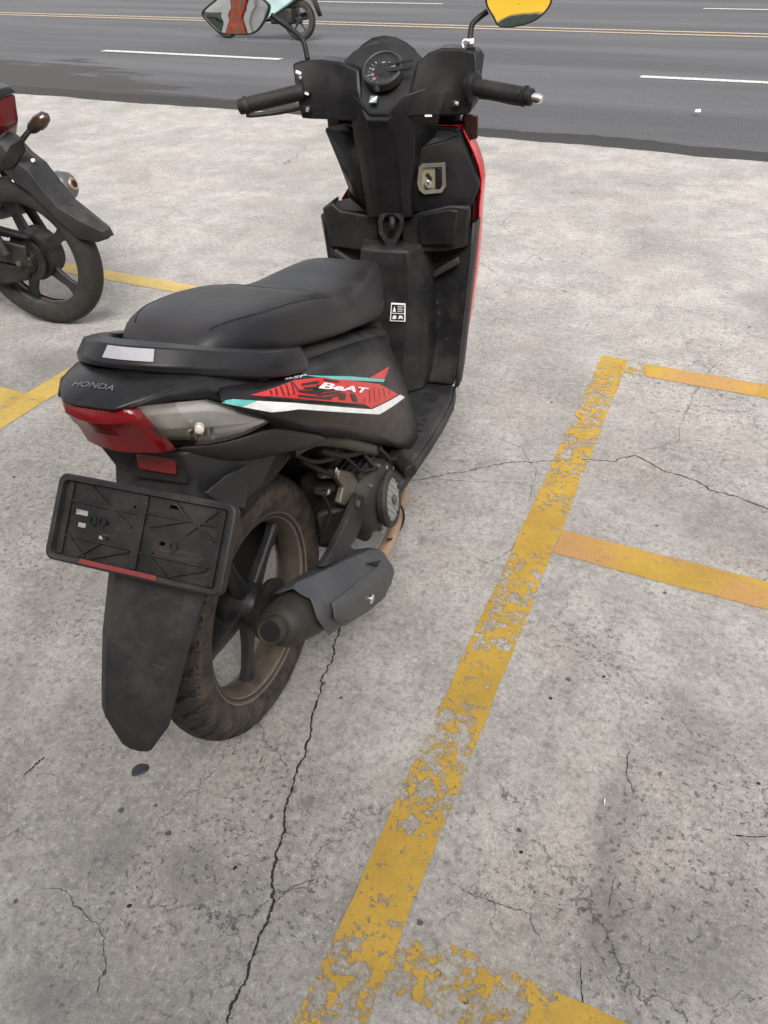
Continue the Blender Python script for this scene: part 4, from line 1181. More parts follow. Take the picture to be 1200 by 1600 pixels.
# ---- footboard ---------------------------------------------------------------------------
fl = [(.170, .872), (.184, .80), (.186, .70), (.182, .58), (.172, .45), (.165, .40)]
rows = []
for xx, yy in fl:
    rows.append([(-xx, yy, .286), (-xx + .012, yy, .292), (-.09, yy, .288), (0, yy, .287), (.09, yy, .288), (xx - .012, yy, .292), (xx, yy, .286)])
floor = MB().grid(rows).build('footboard', M['matte_grey'], bike, solid=0.010, off=-1, angle=30)
for sx in (1, -1):
    g = [[(sx * xx, yy, .287) for xx, yy in fl], [(sx * (xx + .002), yy, .262) for xx, yy in fl], [(sx * (xx - .030), yy, .205 + .03 * (yy > .8)) for xx, yy in fl]]
    MB().grid(g).build('under_skirt', M['matte_grey'], bike, solid=0.004)
for xx, yy in ((.135, .79), (.130, .655), (-.135, .79), (-.130, .655)):
    MB().lathe([(0, .010), (.0012, .010), (.0014, 0)], (xx, yy, .2905), (0, 0, 1), 16).build('footboard_hole', M['dark'], floor)
for k in range(4):
    MB().box((.150 - k * .002, .60 + k * .028, .2915), (.010, .006, .002)).build('footboard_slot', M['dark'], floor, smooth=False)
# folded pillion step and its bracket, both sides
for sx in (1, -1):
    p0 = V((0.1900, 0.4328, 0.3077)); p0.x *= sx
    MB().tube([p0 + V((-.035 * sx, .03, .004)), p0 + V((0, 0, 0))], [.017, .018], 12).build('pillion_step', M['rubber'], bike, bevel=.003)
    MB().box(p0 + V((-.045 * sx, .045, .0)), (.05, .05, .03)).build('step_bracket', M['engine'], bike, bevel=.005)
# side stand on the left
MB().tube([(-.13, .55, .22), (-.20, .50, .10), (-.245, .47, .012)], [.011, .010, .010], 10).build('side_stand', M['matte'], bike)
MB().box((-.25, .465, .008), (.05, .03, .008)).build('stand_foot', M['matte'], bike, bevel=.002)

# ---- inner leg shield ---------------------------------------------------------------------
ls = empty('leg_shield'); ls.parent = bike
# lower wall from the pockets to the floor, symmetric, wrapping back towards the rider at its edges
rows = []
for z, hw, yc, ye in ((.700, .198, .955, .930), (.620, .192, .955, .930), (.52, .184, .950, .925), (.42, .178, .935, .908), (.345, .176, .905, .885), (.287, .172, .868, .868)):
    rows.append([(hw * t, yc + (ye - yc) * abs(t) ** 4, z) for t in (-1, -.88, -.6, -.3, 0, .3, .6, .88, 1)])
MB().grid(rows).build('lower_wall', M['matte'], ls, solid=.005, sub=1)
for sx in (1, -1):
    g = [[(sx * r[-1][0], r[-1][1] - .004, r[-1][2]) for r in rows], [(sx * (r[-1][0] + .006), r[-1][1] + .012, r[-1][2]) for r in rows], [(sx * (r[-1][0] + .004), r[-1][1] + .05, r[-1][2]) for r in rows]]
    MB().grid(g).build('shield_edge', M['matte_grey'], ls, solid=.004)
    # diagonal stiffening rib under the pocket
    MB().prism([(sx * .095, .935, .575), (sx * .165, .925, .622), (sx * .168, .925, .606), (sx * .098, .935, .560)], (0, -.014, 0)).build('wall_rib', M['matte_grey'], ls, bevel=.003)
# central bulge over the front wheel
rings = []
for z, hw, hw2, yr in ((.655, .062, .085, .842), (.60, .064, .092, .838), (.50, .062, .102, .828), (.40, .056, .108, .812), (.32, .050, .106, .795), (.29, .046, .100, .785)):
    rings.append([(-hw2, .95, z), (-hw2 + .006, yr + .05, z), (-hw, yr, z), (-hw * .4, yr - .004, z), (hw * .4, yr - .004, z), (hw, yr, z), (hw2 - .006, yr + .05, z), (hw2, .95, z)])
MB().loft(rings).build('centre_bulge', M['matte'], ls, bevel=.006, angle=30)
# warning label on the bulge
LA, LB, LC, LD = V((0.0191, 0.8195, 0.5303)), V((0.0564, 0.8195, 0.5317)), V((0.0555, 0.8165, 0.4859)), V((0.0142, 0.8165, 0.4837))
def lq(u, w, d=0): return (LA * (1 - u) + LB * u) * (1 - w) + (LD * (1 - u) + LC * u) * w - V((0, .0004 + d, 0))
MB().prism([lq(0, 0), lq(1, 0), lq(1, 1), lq(0, 1)], (0, .003, 0)).build('warning_label', M['white_decal'], ls, smooth=False)
for u0, u1, w0, w1 in ((.07, .93, .07, .52), (.07, .93, .57, .94)):
    MB().add([lq(u0, w0, .0005), lq(u1, w0, .0005), lq(u1, w1, .0005), lq(u0, w1, .0005)], [(0, 1, 2, 3)]).build('label_field', M['black_decal'], ls, smooth=False)
def lpoly(name, P): MB().add([lq(u, w, .0010) for u, w in P], [tuple(range(len(P)))]).build(name, M['white_decal'], ls, smooth=False)
lpoly('label_pictogram', [(.14, .46), (.26, .14), (.38, .46)])
for k in range(4): lpoly('label_text_line', [(.48, .14 + .09 * k), (.88 - .08 * (k % 2), .14 + .09 * k), (.88 - .08 * (k % 2), .17 + .09 * k), (.48, .17 + .09 * k)])
lpoly('label_pictogram', [(.14, .84), (.20, .68), (.34, .64), (.44, .72), (.40, .84), (.28, .88)])
lpoly('label_pictogram', [(.54, .86), (.60, .66), (.80, .66), (.88, .86), (.74, .80)])

# upper wall behind the column
MB().prism([(-0.1802, 0.9650, 0.8948), (-0.1356, 0.9650, 0.9035), (-0.0298, 0.9650, 0.8974), (0.1265, 0.9650, 0.8987), (0.1522, 0.9650, 0.8909), (0.2014, 0.9650, 0.7752), (0.1836, 0.9650, 0.7266), (0.0260, 0.9650, 0.6880), (-0.1377, 0.9650, 0.7044), (-0.1410, 0.9650, 0.7432), (-0.1294, 0.9650, 0.7740), (-0.1497, 0.9650, 0.8137)], (0, .03, 0)).build('upper_wall', M['dash'], ls, bevel=.006)
# left facet of the upper wall
MB().grid([[(-0.1714, 0.9450, 0.8960), (-0.0803, 0.9250, 0.8843)], [(-0.1432, 0.9500, 0.8173), (-0.0692, 0.9050, 0.8051)], [(-0.1238, 0.9550, 0.7541), (-0.0630, 0.9000, 0.7334)]]).build('left_facet', M['dash'], ls, solid=.006)
MB().grid([[(-0.1711, 0.9450, 0.8987), (-0.1675, 0.9450, 0.8863)], [(-0.1313, 0.9550, 0.9054), (-0.0803, 0.9250, 0.8843)]]).build('left_brow', M['dash'], ls, solid=.004)
# right panel carrying the lock, leaning towards the rider at its inner edge
MB().grid([[(0.0770, 0.9000, 0.8687), (0.1227, 0.9250, 0.8774), (0.1562, 0.9450, 0.8870)],
           [(0.0583, 0.9050, 0.8155), (0.1299, 0.9250, 0.8236), (0.1902, 0.9450, 0.8203)],
           [(0.0532, 0.9050, 0.7585), (0.1375, 0.9250, 0.7620), (0.2041, 0.9480, 0.7782)],
           [(0.0601, 0.9050, 0.7266), (0.1374, 0.9250, 0.7329), (0.1871, 0.9450, 0.7352)]]).build('right_panel', M['dash'], ls, solid=.008, bevel=.002)
MB().grid([[(0.0528, 0.9050, 0.8806), (0.0760, 0.9300, 0.8983), (0.1265, 0.9650, 0.8920)], [(0.0770, 0.9000, 0.8687), (0.1227, 0.9250, 0.8774), (0.1562, 0.9450, 0.8870)]]).build('right_brow', M['matte_grey'], ls, solid=.006)
# lock plate
def lp(a, b, d=0):
    c0, ux, uz = V((0.1008, 0.9130, 0.8035)), V((1, .30, 0)).normalized(), V((0, .02, 1)).normalized()
    nn = uz.cross(ux).normalized()
    if nn.y > 0: nn = -nn
    return c0 + ux * a + uz * b + nn * d
hexo = [(-.034, -.010), (-.030, .024), (-.022, .032), (.032, .032), (.034, -.018), (.024, -.032), (-.018, -.034), (-.030, -.024)]
hexi = [(a * .74, b * .76) for a, b in hexo]
MB().loft([[lp(a, b, 0) for a, b in hexo], [lp(a, b, .010) for a, b in hexo], [lp(a * .97, b * .97, .012) for a, b in hexo], [lp(a, b, .011) for a, b in hexi], [lp(a, b, .004) for a, b in hexi]]).build('lock_bezel', plastic('olive_grey_bezel', (0.085, 0.080, 0.066), 0.45, 0.3), ls, angle=30)
MB().add([lp(a, b, .0055) for a, b in ((-.023, -.020), (.008, -.022), (.008, .022), (-.018, .022), (-.023, .014))], [(0, 1, 2, 3, 4)]).build('lock_plate', plastic('worn_lock_metal', (0.42, 0.40, 0.30), 0.35, 0.4, metal=0.8, dustcol=(0.06, 0.05, 0.03), scale=60), ls, smooth=False)
MB().box(lp(.016, 0, .008), (.014, .006, .044)).build('shutter', M['dash'], ls, bevel=.002)
MB().lathe([(0, .0085), (.006, .0085), (.007, .006), (.005, .0045), (.005, 0)], lp(-.009, -.011, .005), lp(0, 0, 1) - lp(0, 0, 0), 20).build('key_barrel', M['chrome'], ls)
MB().box(lp(-.006, .004, .009), (.018, .005, .008), Matrix.Rotation(R(50), 3, 'Y')).build('shutter_knob', M['dark'], ls, bevel=.0015)
# pocket band across the shield with the hook in its middle
MB().prism([(-0.1891, 0.9150, 0.7226), (-0.1612, 0.9150, 0.7360), (-0.1422, 0.9150, 0.7183), (-0.0615, 0.9050, 0.7123), (-0.0365, 0.9050, 0.7074), (-0.0420, 0.9050, 0.6239), (-0.1815, 0.9250, 0.6239)], (0, .012, 0)).build('left_pocket', M['matte'], ls, bevel=.004)
MB().prism([(-0.1891, 0.9150, 0.7226), (-0.1628, 0.9200, 0.7407), (-0.1791, 0.9200, 0.6257)], (0, .05, 0)).build('pocket_cheek', M['matte_grey'], ls, bevel=.004)
MB().prism([(-0.1733, 0.9500, 0.7291), (-0.1283, 0.9500, 0.7400), (-0.0748, 0.9400, 0.7110), (-0.1534, 0.9400, 0.7108)], (0, .02, -.004)).build('pocket_lip', M['matte_grey'], ls, bevel=.003)
MB().prism([(0.0284, 0.9000, 0.7072), (0.0762, 0.8900, 0.7286), (0.1473, 0.8900, 0.7460), (0.1916, 0.9150, 0.7408), (0.1886, 0.9200, 0.6467), (0.1448, 0.8980, 0.6390), (0.0561, 0.8980, 0.6353), (0.0184, 0.9050, 0.6323)], (0, .02, 0)).build('right_pocket_lid', M['matte'], ls, bevel=.006)
MB().prism([(0.0723, 0.8860, 0.7133), (0.0855, 0.8860, 0.7286), (0.1485, 0.8860, 0.7414), (0.1711, 0.8880, 0.7389), (0.1599, 0.8900, 0.6594), (0.0741, 0.8900, 0.6515)], (0, .008, 0)).build('lid_face', M['dash'], ls, bevel=.006, seg=3)
MB().loft([[(-0.0368, 0.9050, 0.7028), (-0.0216, 0.9050, 0.7306), (0.0083, 0.9050, 0.7348), (0.0319, 0.9050, 0.7134), (0.0291, 0.9050, 0.6860), (0.0054, 0.9050, 0.6443), (-0.0169, 0.9050, 0.6414), (-0.0354, 0.9050, 0.6719)], [(-0.0240, 0.8720, 0.7131), (-0.0091, 0.8720, 0.7404), (0.0203, 0.8720, 0.7445), (0.0435, 0.8720, 0.7235), (0.0407, 0.8720, 0.6966), (0.0174, 0.8720, 0.6557), (-0.0044, 0.8720, 0.6529), (-0.0226, 0.8720, 0.6828)], [(-0.0125, 0.8720, 0.7100), (-0.0027, 0.8720, 0.7281), (0.0168, 0.8720, 0.7309), (0.0322, 0.8720, 0.7169), (0.0302, 0.8720, 0.6991), (0.0150, 0.8720, 0.6724), (0.0006, 0.8720, 0.6705), (-0.0114, 0.8720, 0.6901)], [(-0.0193, 0.8900, 0.7043), (-0.0094, 0.8900, 0.7227), (0.0103, 0.8900, 0.7255), (0.0258, 0.8900, 0.7114), (0.0238, 0.8900, 0.6933), (0.0084, 0.8900, 0.6663), (-0.0061, 0.8900, 0.6645), (-0.0182, 0.8900, 0.6842)]], cap=False).build('hook_frame', M['matte_grey'], ls, angle=30)
MB().add([(-0.0189, 0.8890, 0.7046), (-0.0091, 0.8890, 0.7230), (0.0106, 0.8890, 0.7258), (0.0261, 0.8890, 0.7117), (0.0242, 0.8890, 0.6937), (0.0087, 0.8890, 0.6667), (-0.0058, 0.8890, 0.6648), (-0.0178, 0.8890, 0.6846)], [tuple(range(8))]).build('hook_recess', M['dark'], ls, smooth=False)
MB().tube(catmull([(0.0075, 0.8860, 0.7179), (0.0153, 0.8680, 0.7145), (0.0144, 0.8640, 0.7022), (0.0094, 0.8720, 0.6920)], 5), .0075, 10).build('bag_hook', M['matte'], ls)

# ---- steering column cover and cockpit -----------------------------------------------------
ck = empty('handlebar_cockpit'); ck.parent = bike
colrows = [
 [(-0.0558, 0.8460, 0.9850), (-0.0357, 0.8340, 0.9721), (-0.0098, 0.8280, 0.9510), (0.0344, 0.8280, 0.9512), (0.0666, 0.8400, 0.9830), (0.1149, 0.8680, 0.9951)],
 [(-0.0650, 0.8520, 0.9442), (-0.0378, 0.8400, 0.9388), (-0.0104, 0.8340, 0.9325), (0.0283, 0.8340, 0.9328), (0.0659, 0.8460, 0.9456), (0.1320, 0.8850, 0.9439)],
 [(-0.0670, 0.8620, 0.8970), (-0.0387, 0.8460, 0.9006), (-0.0141, 0.8380, 0.9025), (0.0432, 0.8380, 0.9031), (0.0810, 0.8580, 0.9034), (0.1108, 0.9250, 0.8957)],
 [(-0.0626, 0.8720, 0.8480), (-0.0398, 0.8550, 0.8522), (-0.0166, 0.8480, 0.8543), (0.0434, 0.8480, 0.8555), (0.0731, 0.8680, 0.8516), (0.0824, 0.9250, 0.8459)],
 [(-0.0605, 0.8820, 0.7824), (-0.0394, 0.8660, 0.7872), (-0.0177, 0.8600, 0.7894), (0.0441, 0.8600, 0.7914), (0.0605, 0.8760, 0.7878), (0.0619, 0.9250, 0.7824)],
 [(-0.0610, 0.8950, 0.7122), (-0.0416, 0.8800, 0.7174), (-0.0209, 0.8740, 0.7201), (0.0411, 0.8740, 0.7228), (0.0587, 0.8840, 0.7207), (0.0598, 0.9050, 0.7176)]]
MB().grid(colrows).build('column_cover', M['dash'], ck, solid=.006, off=1, angle=14, bevel=.002)
# backing so that the column is a closed body
MB().loft([[(-.06, .86, .95), (.08, .88, .95), (.07, .98, .93), (-.06, .98, .93)], [(-.035, .90, .72), (.045, .91, .72), (.04, .98, .72), (-.035, .98, .72)]]).build('column_core', M['dark'], ck)
# wings of the cover
def wing(pts_top, pts_mid, pts_low, pts_bot, back):
    rows = [[(p[0], p[1] + back, p[2] - .012) for p in pts_top], [(p[0], p[1] + back * .5, p[2] + .004) for p in pts_top], pts_top, pts_mid, pts_low, pts_bot, [(p[0], p[1] + back, p[2] + .01) for p in pts_bot], [(p[0], p[1] + back, p[2] - .012) for p in pts_top]]
    return MB().loft(list(map(list, zip(*rows))))
wing([(-0.2003, 0.8620, 1.0413), (-0.1805, 0.8680, 1.0463), (-0.1360, 0.8720, 1.0475), (-0.0885, 0.8660, 1.0427), (-0.0434, 0.8620, 1.0283)],
     [(-0.1910, 0.8460, 1.0104), (-0.1711, 0.8500, 1.0096), (-0.1238, 0.8620, 1.0100), (-0.0786, 0.8550, 1.0057), (-0.0408, 0.8480, 0.9943)],
     [(-0.1830, 0.8380, 0.9742), (-0.1629, 0.8420, 0.9736), (-0.1168, 0.8500, 0.9722), (-0.0719, 0.8450, 0.9704), (-0.0304, 0.8380, 0.9653)],
     [(-0.1821, 0.8420, 0.9378), (-0.1629, 0.8450, 0.9361), (-0.1164, 0.8500, 0.9341), (-0.0691, 0.8480, 0.9321), (-0.0280, 0.8420, 0.9385)], .075).build('left_cover', M['dash'], ck, bevel=.004, angle=30)
wing([(0.0836, 0.8720, 1.0370), (0.1068, 0.8800, 1.0539), (0.1344, 0.8900, 1.0613), (0.1750, 0.8920, 1.0591), (0.2085, 0.8880, 1.0533)],
     [(0.0800, 0.8580, 1.0039), (0.1085, 0.8720, 1.0157), (0.1425, 0.8850, 1.0229), (0.1848, 0.8820, 1.0204), (0.2153, 0.8750, 1.0176)],
     [(0.0677, 0.8480, 0.9697), (0.1071, 0.8600, 0.9797), (0.1449, 0.8760, 0.9818), (0.1849, 0.8680, 0.9781), (0.2140, 0.8620, 0.9790)],
     [(0.0524, 0.8460, 0.9382), (0.1006, 0.8550, 0.9417), (0.1386, 0.8720, 0.9388), (0.1748, 0.8700, 0.9393), (0.2025, 0.8660, 0.9449)], .075).build('right_cover', M['dash'], ck, bevel=.004, angle=30)
# dash plate around the gauge
dashp = [(-0.0852, 0.8800, 1.0433), (-0.0677, 0.9000, 1.0596), (-0.0372, 0.9120, 1.0694), (-0.0016, 0.9160, 1.0728), (0.0395, 0.9140, 1.0675), (0.0739, 0.9040, 1.0564), (0.0972, 0.8920, 1.0412), (0.1005, 0.8800, 1.0241), (0.0797, 0.8580, 0.9944), (0.0461, 0.8380, 0.9617), (0.0314, 0.8260, 0.9367), (-0.0191, 0.8260, 0.9364), (-0.0359, 0.8360, 0.9620), (-0.0604, 0.8520, 0.9938), (-0.0812, 0.8680, 1.0184)]
cen = V((0, 0, 0))
for q in dashp: cen += V(q)
cen /= len(dashp)
dn = V((0, -.62, .78))
mb = MB()
inner = [V(q) + (cen - V(q)) * .16 for q in dashp]
deep = [V(q) - V((0, -.30, .52)) * .09 for q in dashp]
mb.loft([deep, [V(q) for q in dashp], inner])
mb.build('dash_plate', M['dash'], ck, angle=25, bevel=.002)
gc = V((0.0107, 0.8660, 1.0271))
gx = V((1, .04, 0)).normalized(); gy = (V((0, .78, .62)) - gx * V((0, .78, .62)).dot(gx)).normalized(); gn = gx.cross(gy).normalized()
GR = .0435
MB().lathe([(-.012, GR), (.006, GR + .001), (.009, GR - .002), (.008, GR - .005), (-.004, GR - .008)], gc, gn, 48, ref=gy, cap=False).build('gauge_bezel', plastic('bezel_black', (0.02, 0.02, 0.02), 0.3, 0.1), ck)
face = MB().lathe([(-.006, GR - .001), (-.0055, 0)], gc, gn, 48, ref=gy).build('gauge_face', flat('gauge_face_blue_black', (0.020, 0.024, 0.036), 0.4), ck)
def gp(r, a, d=-.0048): return gc + (gx * math.cos(R(a)) + gy * math.sin(R(a))) * r * GR + gn * d
def gbox(r0, r1, a, w, mat, name, d=-.0048):
    t = (gx * -math.sin(R(a)) + gy * math.cos(R(a))) * w * .5
    MB().add([gp(r0, a, d) + t, gp(r1, a, d) + t, gp(r1, a, d) - t, gp(r0, a, d) - t], [(0, 1, 2, 3)]).build(name, mat, ck, smooth=False)
for k in range(15):
    a = 225 - k * 15.5
    gbox(.70 if k % 2 == 0 else .76, .84, a, .0016 if k % 2 == 0 else .0009, M['white_decal'], 'gauge_tick')
for k in range(8):
    a = 225 - k * 31
    uvt, fst = text_geo(str(k * 20), 0, 0.01)
    q = gp(.56, a)
    MB().add([q + gx * (u - .5) * .0075 + gy * (w - .5) * .0058 for u, w in uvt], fst).build('gauge_number', M['white_decal'], ck, smooth=False)
gbox(-.12, .66, 228, .0022, flat('needle_red', (0.75, 0.03, 0.02), 0.4), 'gauge_needle', -.003)
MB().lathe([(-.003, .004), (.0, .0035), (.0005, 0)], gc - gn * .002, gn, 16).build('needle_cap', M['dark'], ck)
for a in (285, 300, 315, 250): gbox(.62, .80, a, .0034, M['silver_print'], 'gauge_window')
MB().prism([gp(.30, 8, -.003), gp(.95, 2, .007), gp(.95, -14, .007), gp(.34, -34, -.003)], gn * .003).build('key_tag', M['dash'], ck, bevel=.002)
MB().prism([gc + gx * -.012 + gy * .010 + gn * .003, gc + gx * .066 + gy * .016 + gn * .010, gc + gx * .066 + gy * .010 + gn * .010, gc + gx * -.012 + gy * .002 + gn * .003], gn * .003).build('dash_strap', M['dark'], ck, bevel=.001)
MB().prism([gc + gx * -.010 + gy * -.006 + gn * .003, gc + gx * .064 + gy * -.004 + gn * .010, gc + gx * .064 + gy * -.009 + gn * .010, gc + gx * -.010 + gy * -.014 + gn * .003], gn * .003).build('dash_strap', M['dark'], ck, bevel=.001)
MB().prism([gc + gx * -.018 + gy * .012 + gn * .002, gc + gx * .006 + gy * .012 + gn * .003, gc + gx * .006 + gy * -.012 + gn * .003, gc + gx * -.018 + gy * -.010 + gn * .002], gn * .005).build('strap_pad', M['dark'], ck, bevel=.004)
MB().lathe([(.006, GR - .004), (.0072, GR * .5), (.0075, 0)], gc, gn, 40, ref=gy, cap=False).build('gauge_glass', M['glass'], ck)
# hood ahead of the gauge
hp = [(-0.0740, 0.9300, 1.0539), (-0.0606, 0.9450, 1.0663), (-0.0425, 0.9550, 1.0756), (-0.0171, 0.9600, 1.0786), (0.0106, 0.9570, 1.0753), (0.0361, 0.9500, 1.0661), (0.0600, 0.9380, 1.0539)]
MB().grid([[V(q) - V((0, .022, .016)) for q in hp], [V(q) for q in hp], [V(q) + V((0, .05, -.03)) for q in hp], [V(q) + V((0, .07, -.08)) for q in hp]]).build('gauge_hood', M['dash'], ck, solid=.004, angle=45)
# maker's wing badge
bo = V((-0.0031, 0.8380, 0.9727)); bx = V((1, .03, 0)).normalized(); by = V((0, .80, .60)).normalized(); bn = bx.cross(by).normalized()
if bn.y > 0: bn = -bn
def bpnt(a, b, d=.004): return bo + bx * a + by * b + bn * d
MB().prism([bpnt(-.0085, -.0085), bpnt(.0085, -.0085), bpnt(.0085, .0095), bpnt(-.0085, .0095)], bn * .0015).build('badge', flat('badge_teal_grey', (0.16, 0.22, 0.20), 0.3), ck, smooth=False)
MB().add([bpnt(a, b, .0062) for a, b in ((-.006, -.0065), (.001, -.0065), (.0015, -.003), (.005, -.0045), (.0045, -.001), (.0068, -.001), (.0055, .0025), (.0075, .003), (.0062, .0078), (-.0005, .0035))], [tuple(range(10))]).build('badge_wing', M['white_decal'], ck, smooth=False)
# switches
for q, w, h, mt in (((-0.1753, 0.8380, 1.0284), .013, .006, M['white_decal']), ((-0.1720, 0.8380, 1.0187), .006, .006, M['silver_print']), ((-0.1578, 0.8320, 0.9888), .009, .005, M['white_decal']), ((-0.1605, 0.8320, 0.9576), .007, .009, flat('grey_button', (0.22, 0.22, 0.24), 0.4)), ((0.1752, 0.8580, 0.9655), .008, .006, M['silver_print'])):
    MB().box(q, (w, .004, h), Matrix.Rotation(R(20), 3, 'Y')).build('switch_mark', mt, ck, bevel=.001)
MB().box((-0.1621, 0.8380, 0.9892), (.020, .012, .012)).build('signal_switch', M['matte'], ck, bevel=.003)
MB().box((-0.1648, 0.8380, 0.9578), (.022, .012, .016)).build('horn_button', M['matte'], ck, bevel=.004)
MB().box((0.1716, 0.8660, 0.9630), (.018, .012, .014)).build('starter_button', M['matte'], ck, bevel=.003)
MB().box((0.1151, 0.8500, 0.9432), (.016, .004, .004)).build('cover_clip', M['white_decal'], ck, bevel=.001)
# grips
def grip(a, b, flip):
    a, b = V(a), V(b)
    d = (b - a)
    prof = []
    Lg = d.length
    prof = [(-.01, .0155), (0, .0165)]
    for k in range(1, 25):
        t = k / 25
        prof.append((Lg * .86 * t, .0165 + (.0007 if k % 2 else -.0005)))
    prof += [(Lg * .865, .0195), (Lg * .895, .0195), (Lg * .90, .0165), (Lg * .985, .0160), (Lg, .013), (Lg, 0)]
    MB().lathe(prof, a, d, 24).build('grip', M['rubber'], ck)
grip((-0.1775, 0.8380, 0.9905), (-0.3142, 0.8000, 0.9680), 0)
grip((0.2012, 0.8680, 0.9956), (0.3386, 0.8380, 0.9789), 1)
q0, q1 = V((0.3334, 0.8380, 0.9800)), V((0.3578, 0.8320, 0.9764))
MB().lathe([(0, .008), ((q1 - q0).length * .7, .0095), ((q1 - q0).length, .007), ((q1 - q0).length, 0)], q0, q1 - q0, 18).build('bar_end', M['chrome'], ck)
# throttle collar with cable end
MB().lathe([(-.006, .030), (.004, .031), (.010, .026), (.012, .018)], (0.2056, 0.8720, 0.9939), V((0.3386, 0.8380, 0.9789)) - V((0.2012, 0.8680, 0.9956)), 24).build('throttle_collar', M['dash'], ck)
# brake levers ahead of the grips
MB().tube(catmull([(-0.1933, 0.9200, 0.9517), (-0.2756, 0.9300, 0.9366), (-0.3354, 0.9050, 0.9340), (-0.3551, 0.9000, 0.9348)], 6), .0055, 8).build('brake_lever', M['matte'], ck)
MB().tube(catmull([(0.1556, 0.9400, 0.9669), (0.2166, 0.9550, 0.9619), (0.2758, 0.9450, 0.9535), (0.2977, 0.9400, 0.9519)], 6), .0055, 8).build('brake_lever', M['matte'], ck)

# mirrors: housing, glass, stem
def mirror(outline, stem, mat_side, nrm, glass_scale=.93):
    C0 = V((0, 0, 0))
    for q in outline: C0 += V(q)
    C0 /= len(outline)
    nrm = V(nrm).normalized()
    # flatten the outline onto the mirror plane through its centre
    P = [V(q) - nrm * (V(q) - C0).dot(nrm) for q in outline]
    P = catmull(P, 4, True)
    n = len(P)
    rings = [[C0 + (q - C0) * .55 - nrm * .030 for q in P], [C0 + (q - C0) * .90 - nrm * .018 for q in P], [q - nrm * .004 for q in P], [q + nrm * .002 for q in P], [C0 + (q - C0) * .945 + nrm * .003 for q in P], [C0 + (q - C0) * .935 - nrm * .001 for q in P]]
    m0 = MB().loft(rings).build('mirror_housing', M['matte'], ck, angle=35)
    grow = [[C0 + (q - C0) * .937 * sc + nrm * (.0004 + .0013 * (1 - sc * sc)) for q in P + P[:1]] for sc in (1.0, .8, .6, .4, .2, .02)]
    gmb = MB().grid(grow)
    gmb.build('mirror_glass', M['mirror'], ck, smooth=True, angle=80)
    MB().tube(catmull(stem, 6), .0058, 10).build('mirror_stem', M['matte'], ck)
    return C0
MIRL = V((.025, -.995, .10)); MIRR = V((.152, -.975, .142))
cl = mirror([(-0.4109, 0.8600, 1.1427), (-0.3784, 0.8650, 1.1620), (-0.3431, 0.8700, 1.1763), (-0.2824, 0.8800, 1.1711), (-0.2521, 0.8850, 1.1562), (-0.2437, 0.8850, 1.1423), (-0.2629, 0.8800, 1.1156), (-0.2886, 0.8750, 1.0991), (-0.3309, 0.8700, 1.0983), (-0.3725, 0.8650, 1.1034), (-0.3976, 0.8600, 1.1235)],
       [(-0.2590, 0.9050, 1.1297), (-0.2373, 0.9100, 1.1145), (-0.2033, 0.9050, 1.0952), (-0.1837, 0.8980, 1.0788), (-0.1748, 0.8900, 1.0483)], 'L', MIRL)
cr = mirror([(0.2171, 0.9200, 1.1349), (0.2240, 0.9200, 1.1649), (0.2559, 0.9250, 1.1725), (0.3245, 0.9300, 1.1653), (0.3436, 0.9350, 1.1490), (0.3478, 0.9350, 1.1293), (0.3350, 0.9300, 1.1112), (0.3114, 0.9250, 1.0975), (0.2765, 0.9200, 1.0913), (0.2467, 0.9180, 1.0934), (0.2342, 0.9180, 1.1089)],
       [(0.2169, 0.9450, 1.1181), (0.1997, 0.9400, 1.1081), (0.1889, 0.9300, 1.0983), (0.1876, 0.9200, 1.0838), (0.1907, 0.9050, 1.0517)], 'R', MIRR)
MB().lathe([(-.004, .010), (.006, .010), (.008, .0065)], (0.1918, 0.9060, 1.0538), (0, 0, 1), 12).build('stem_nut', M['dash'], ck)
MB().lathe([(-.003, .0065), (.003, .0075), (.006, .0065)], (0.1900, 0.9120, 1.0690), (0, 0, 1), 12).build('stem_tie', M['white_decal'], ck)
MB().tube(catmull([(0.1917, 0.9050, 1.0708), (0.1795, 0.9050, 1.0733), (0.1741, 0.9050, 1.0678), (0.1769, 0.9050, 1.0599)], 5), .0022, 8).build('stem_tie_tail', M['white_decal'], ck)

# ---- red front cover, lamps, front fender, fork ------------------------------------------------
fc = empty('front_cover'); fc.parent = bike
oR = [(.150, .900, .955), (.186, .84, .965), (.206, .78, .968), (.196, .735, .965), (.198, .66, .968), (.192, .58, .966), (.182, .48, .965), (.172, .40, .955)]
# right half outline: (x, z, y) run down the edge; the nose sits well forward
prof = []
for sc, dy, dz in ((1.0, 0, 0), (1.012, .030, 0), (.96, .08, .0), (.78, .17, -.005), (.45, .215, -.01), (.0, .235, -.012)):
    prof.append([(x0 * sc, y0 + dy + .02, z0 + dz) for x0, z0, y0 in oR])
for sx in (1, -1):
    nar = [1, 1, 1, 1, 1, 1, 1, 1] if sx > 0 else [.80, .60, .55, .86, .96, .97, .98, .98]
    g = [[(sx * p[0] * k, p[1], p[2]) for p, k in zip(r, nar)] for r in prof]
    MB().grid(g).build('red_fairing', M['red'], fc, solid=.003, sub=1)
MB().loft([[(-.14, .985, .90), (.14, .985, .90), (.12, 1.16, .87), (-.12, 1.16, .87)], [(-.16, .98, .935), (.16, .98, .935), (.10, 1.10, .925), (-.10, 1.10, .925)]]).build('front_cowl', M['dash'], fc, bevel=.01)
for sx in (1, -1):
    MB().loft([[(sx * .155, .99, .865), (sx * .190, .995, .87), (sx * .190, .995, .92), (sx * .155, .99, .925)], [(sx * .13, 1.07, .86), (sx * .150, 1.07, .865), (sx * .150, 1.07, .90), (sx * .13, 1.07, .905)]]).build('front_signal', plastic('dark_red_tinted', (0.035, 0.010, 0.010), 0.3, 0.1), fc, bevel=.004)
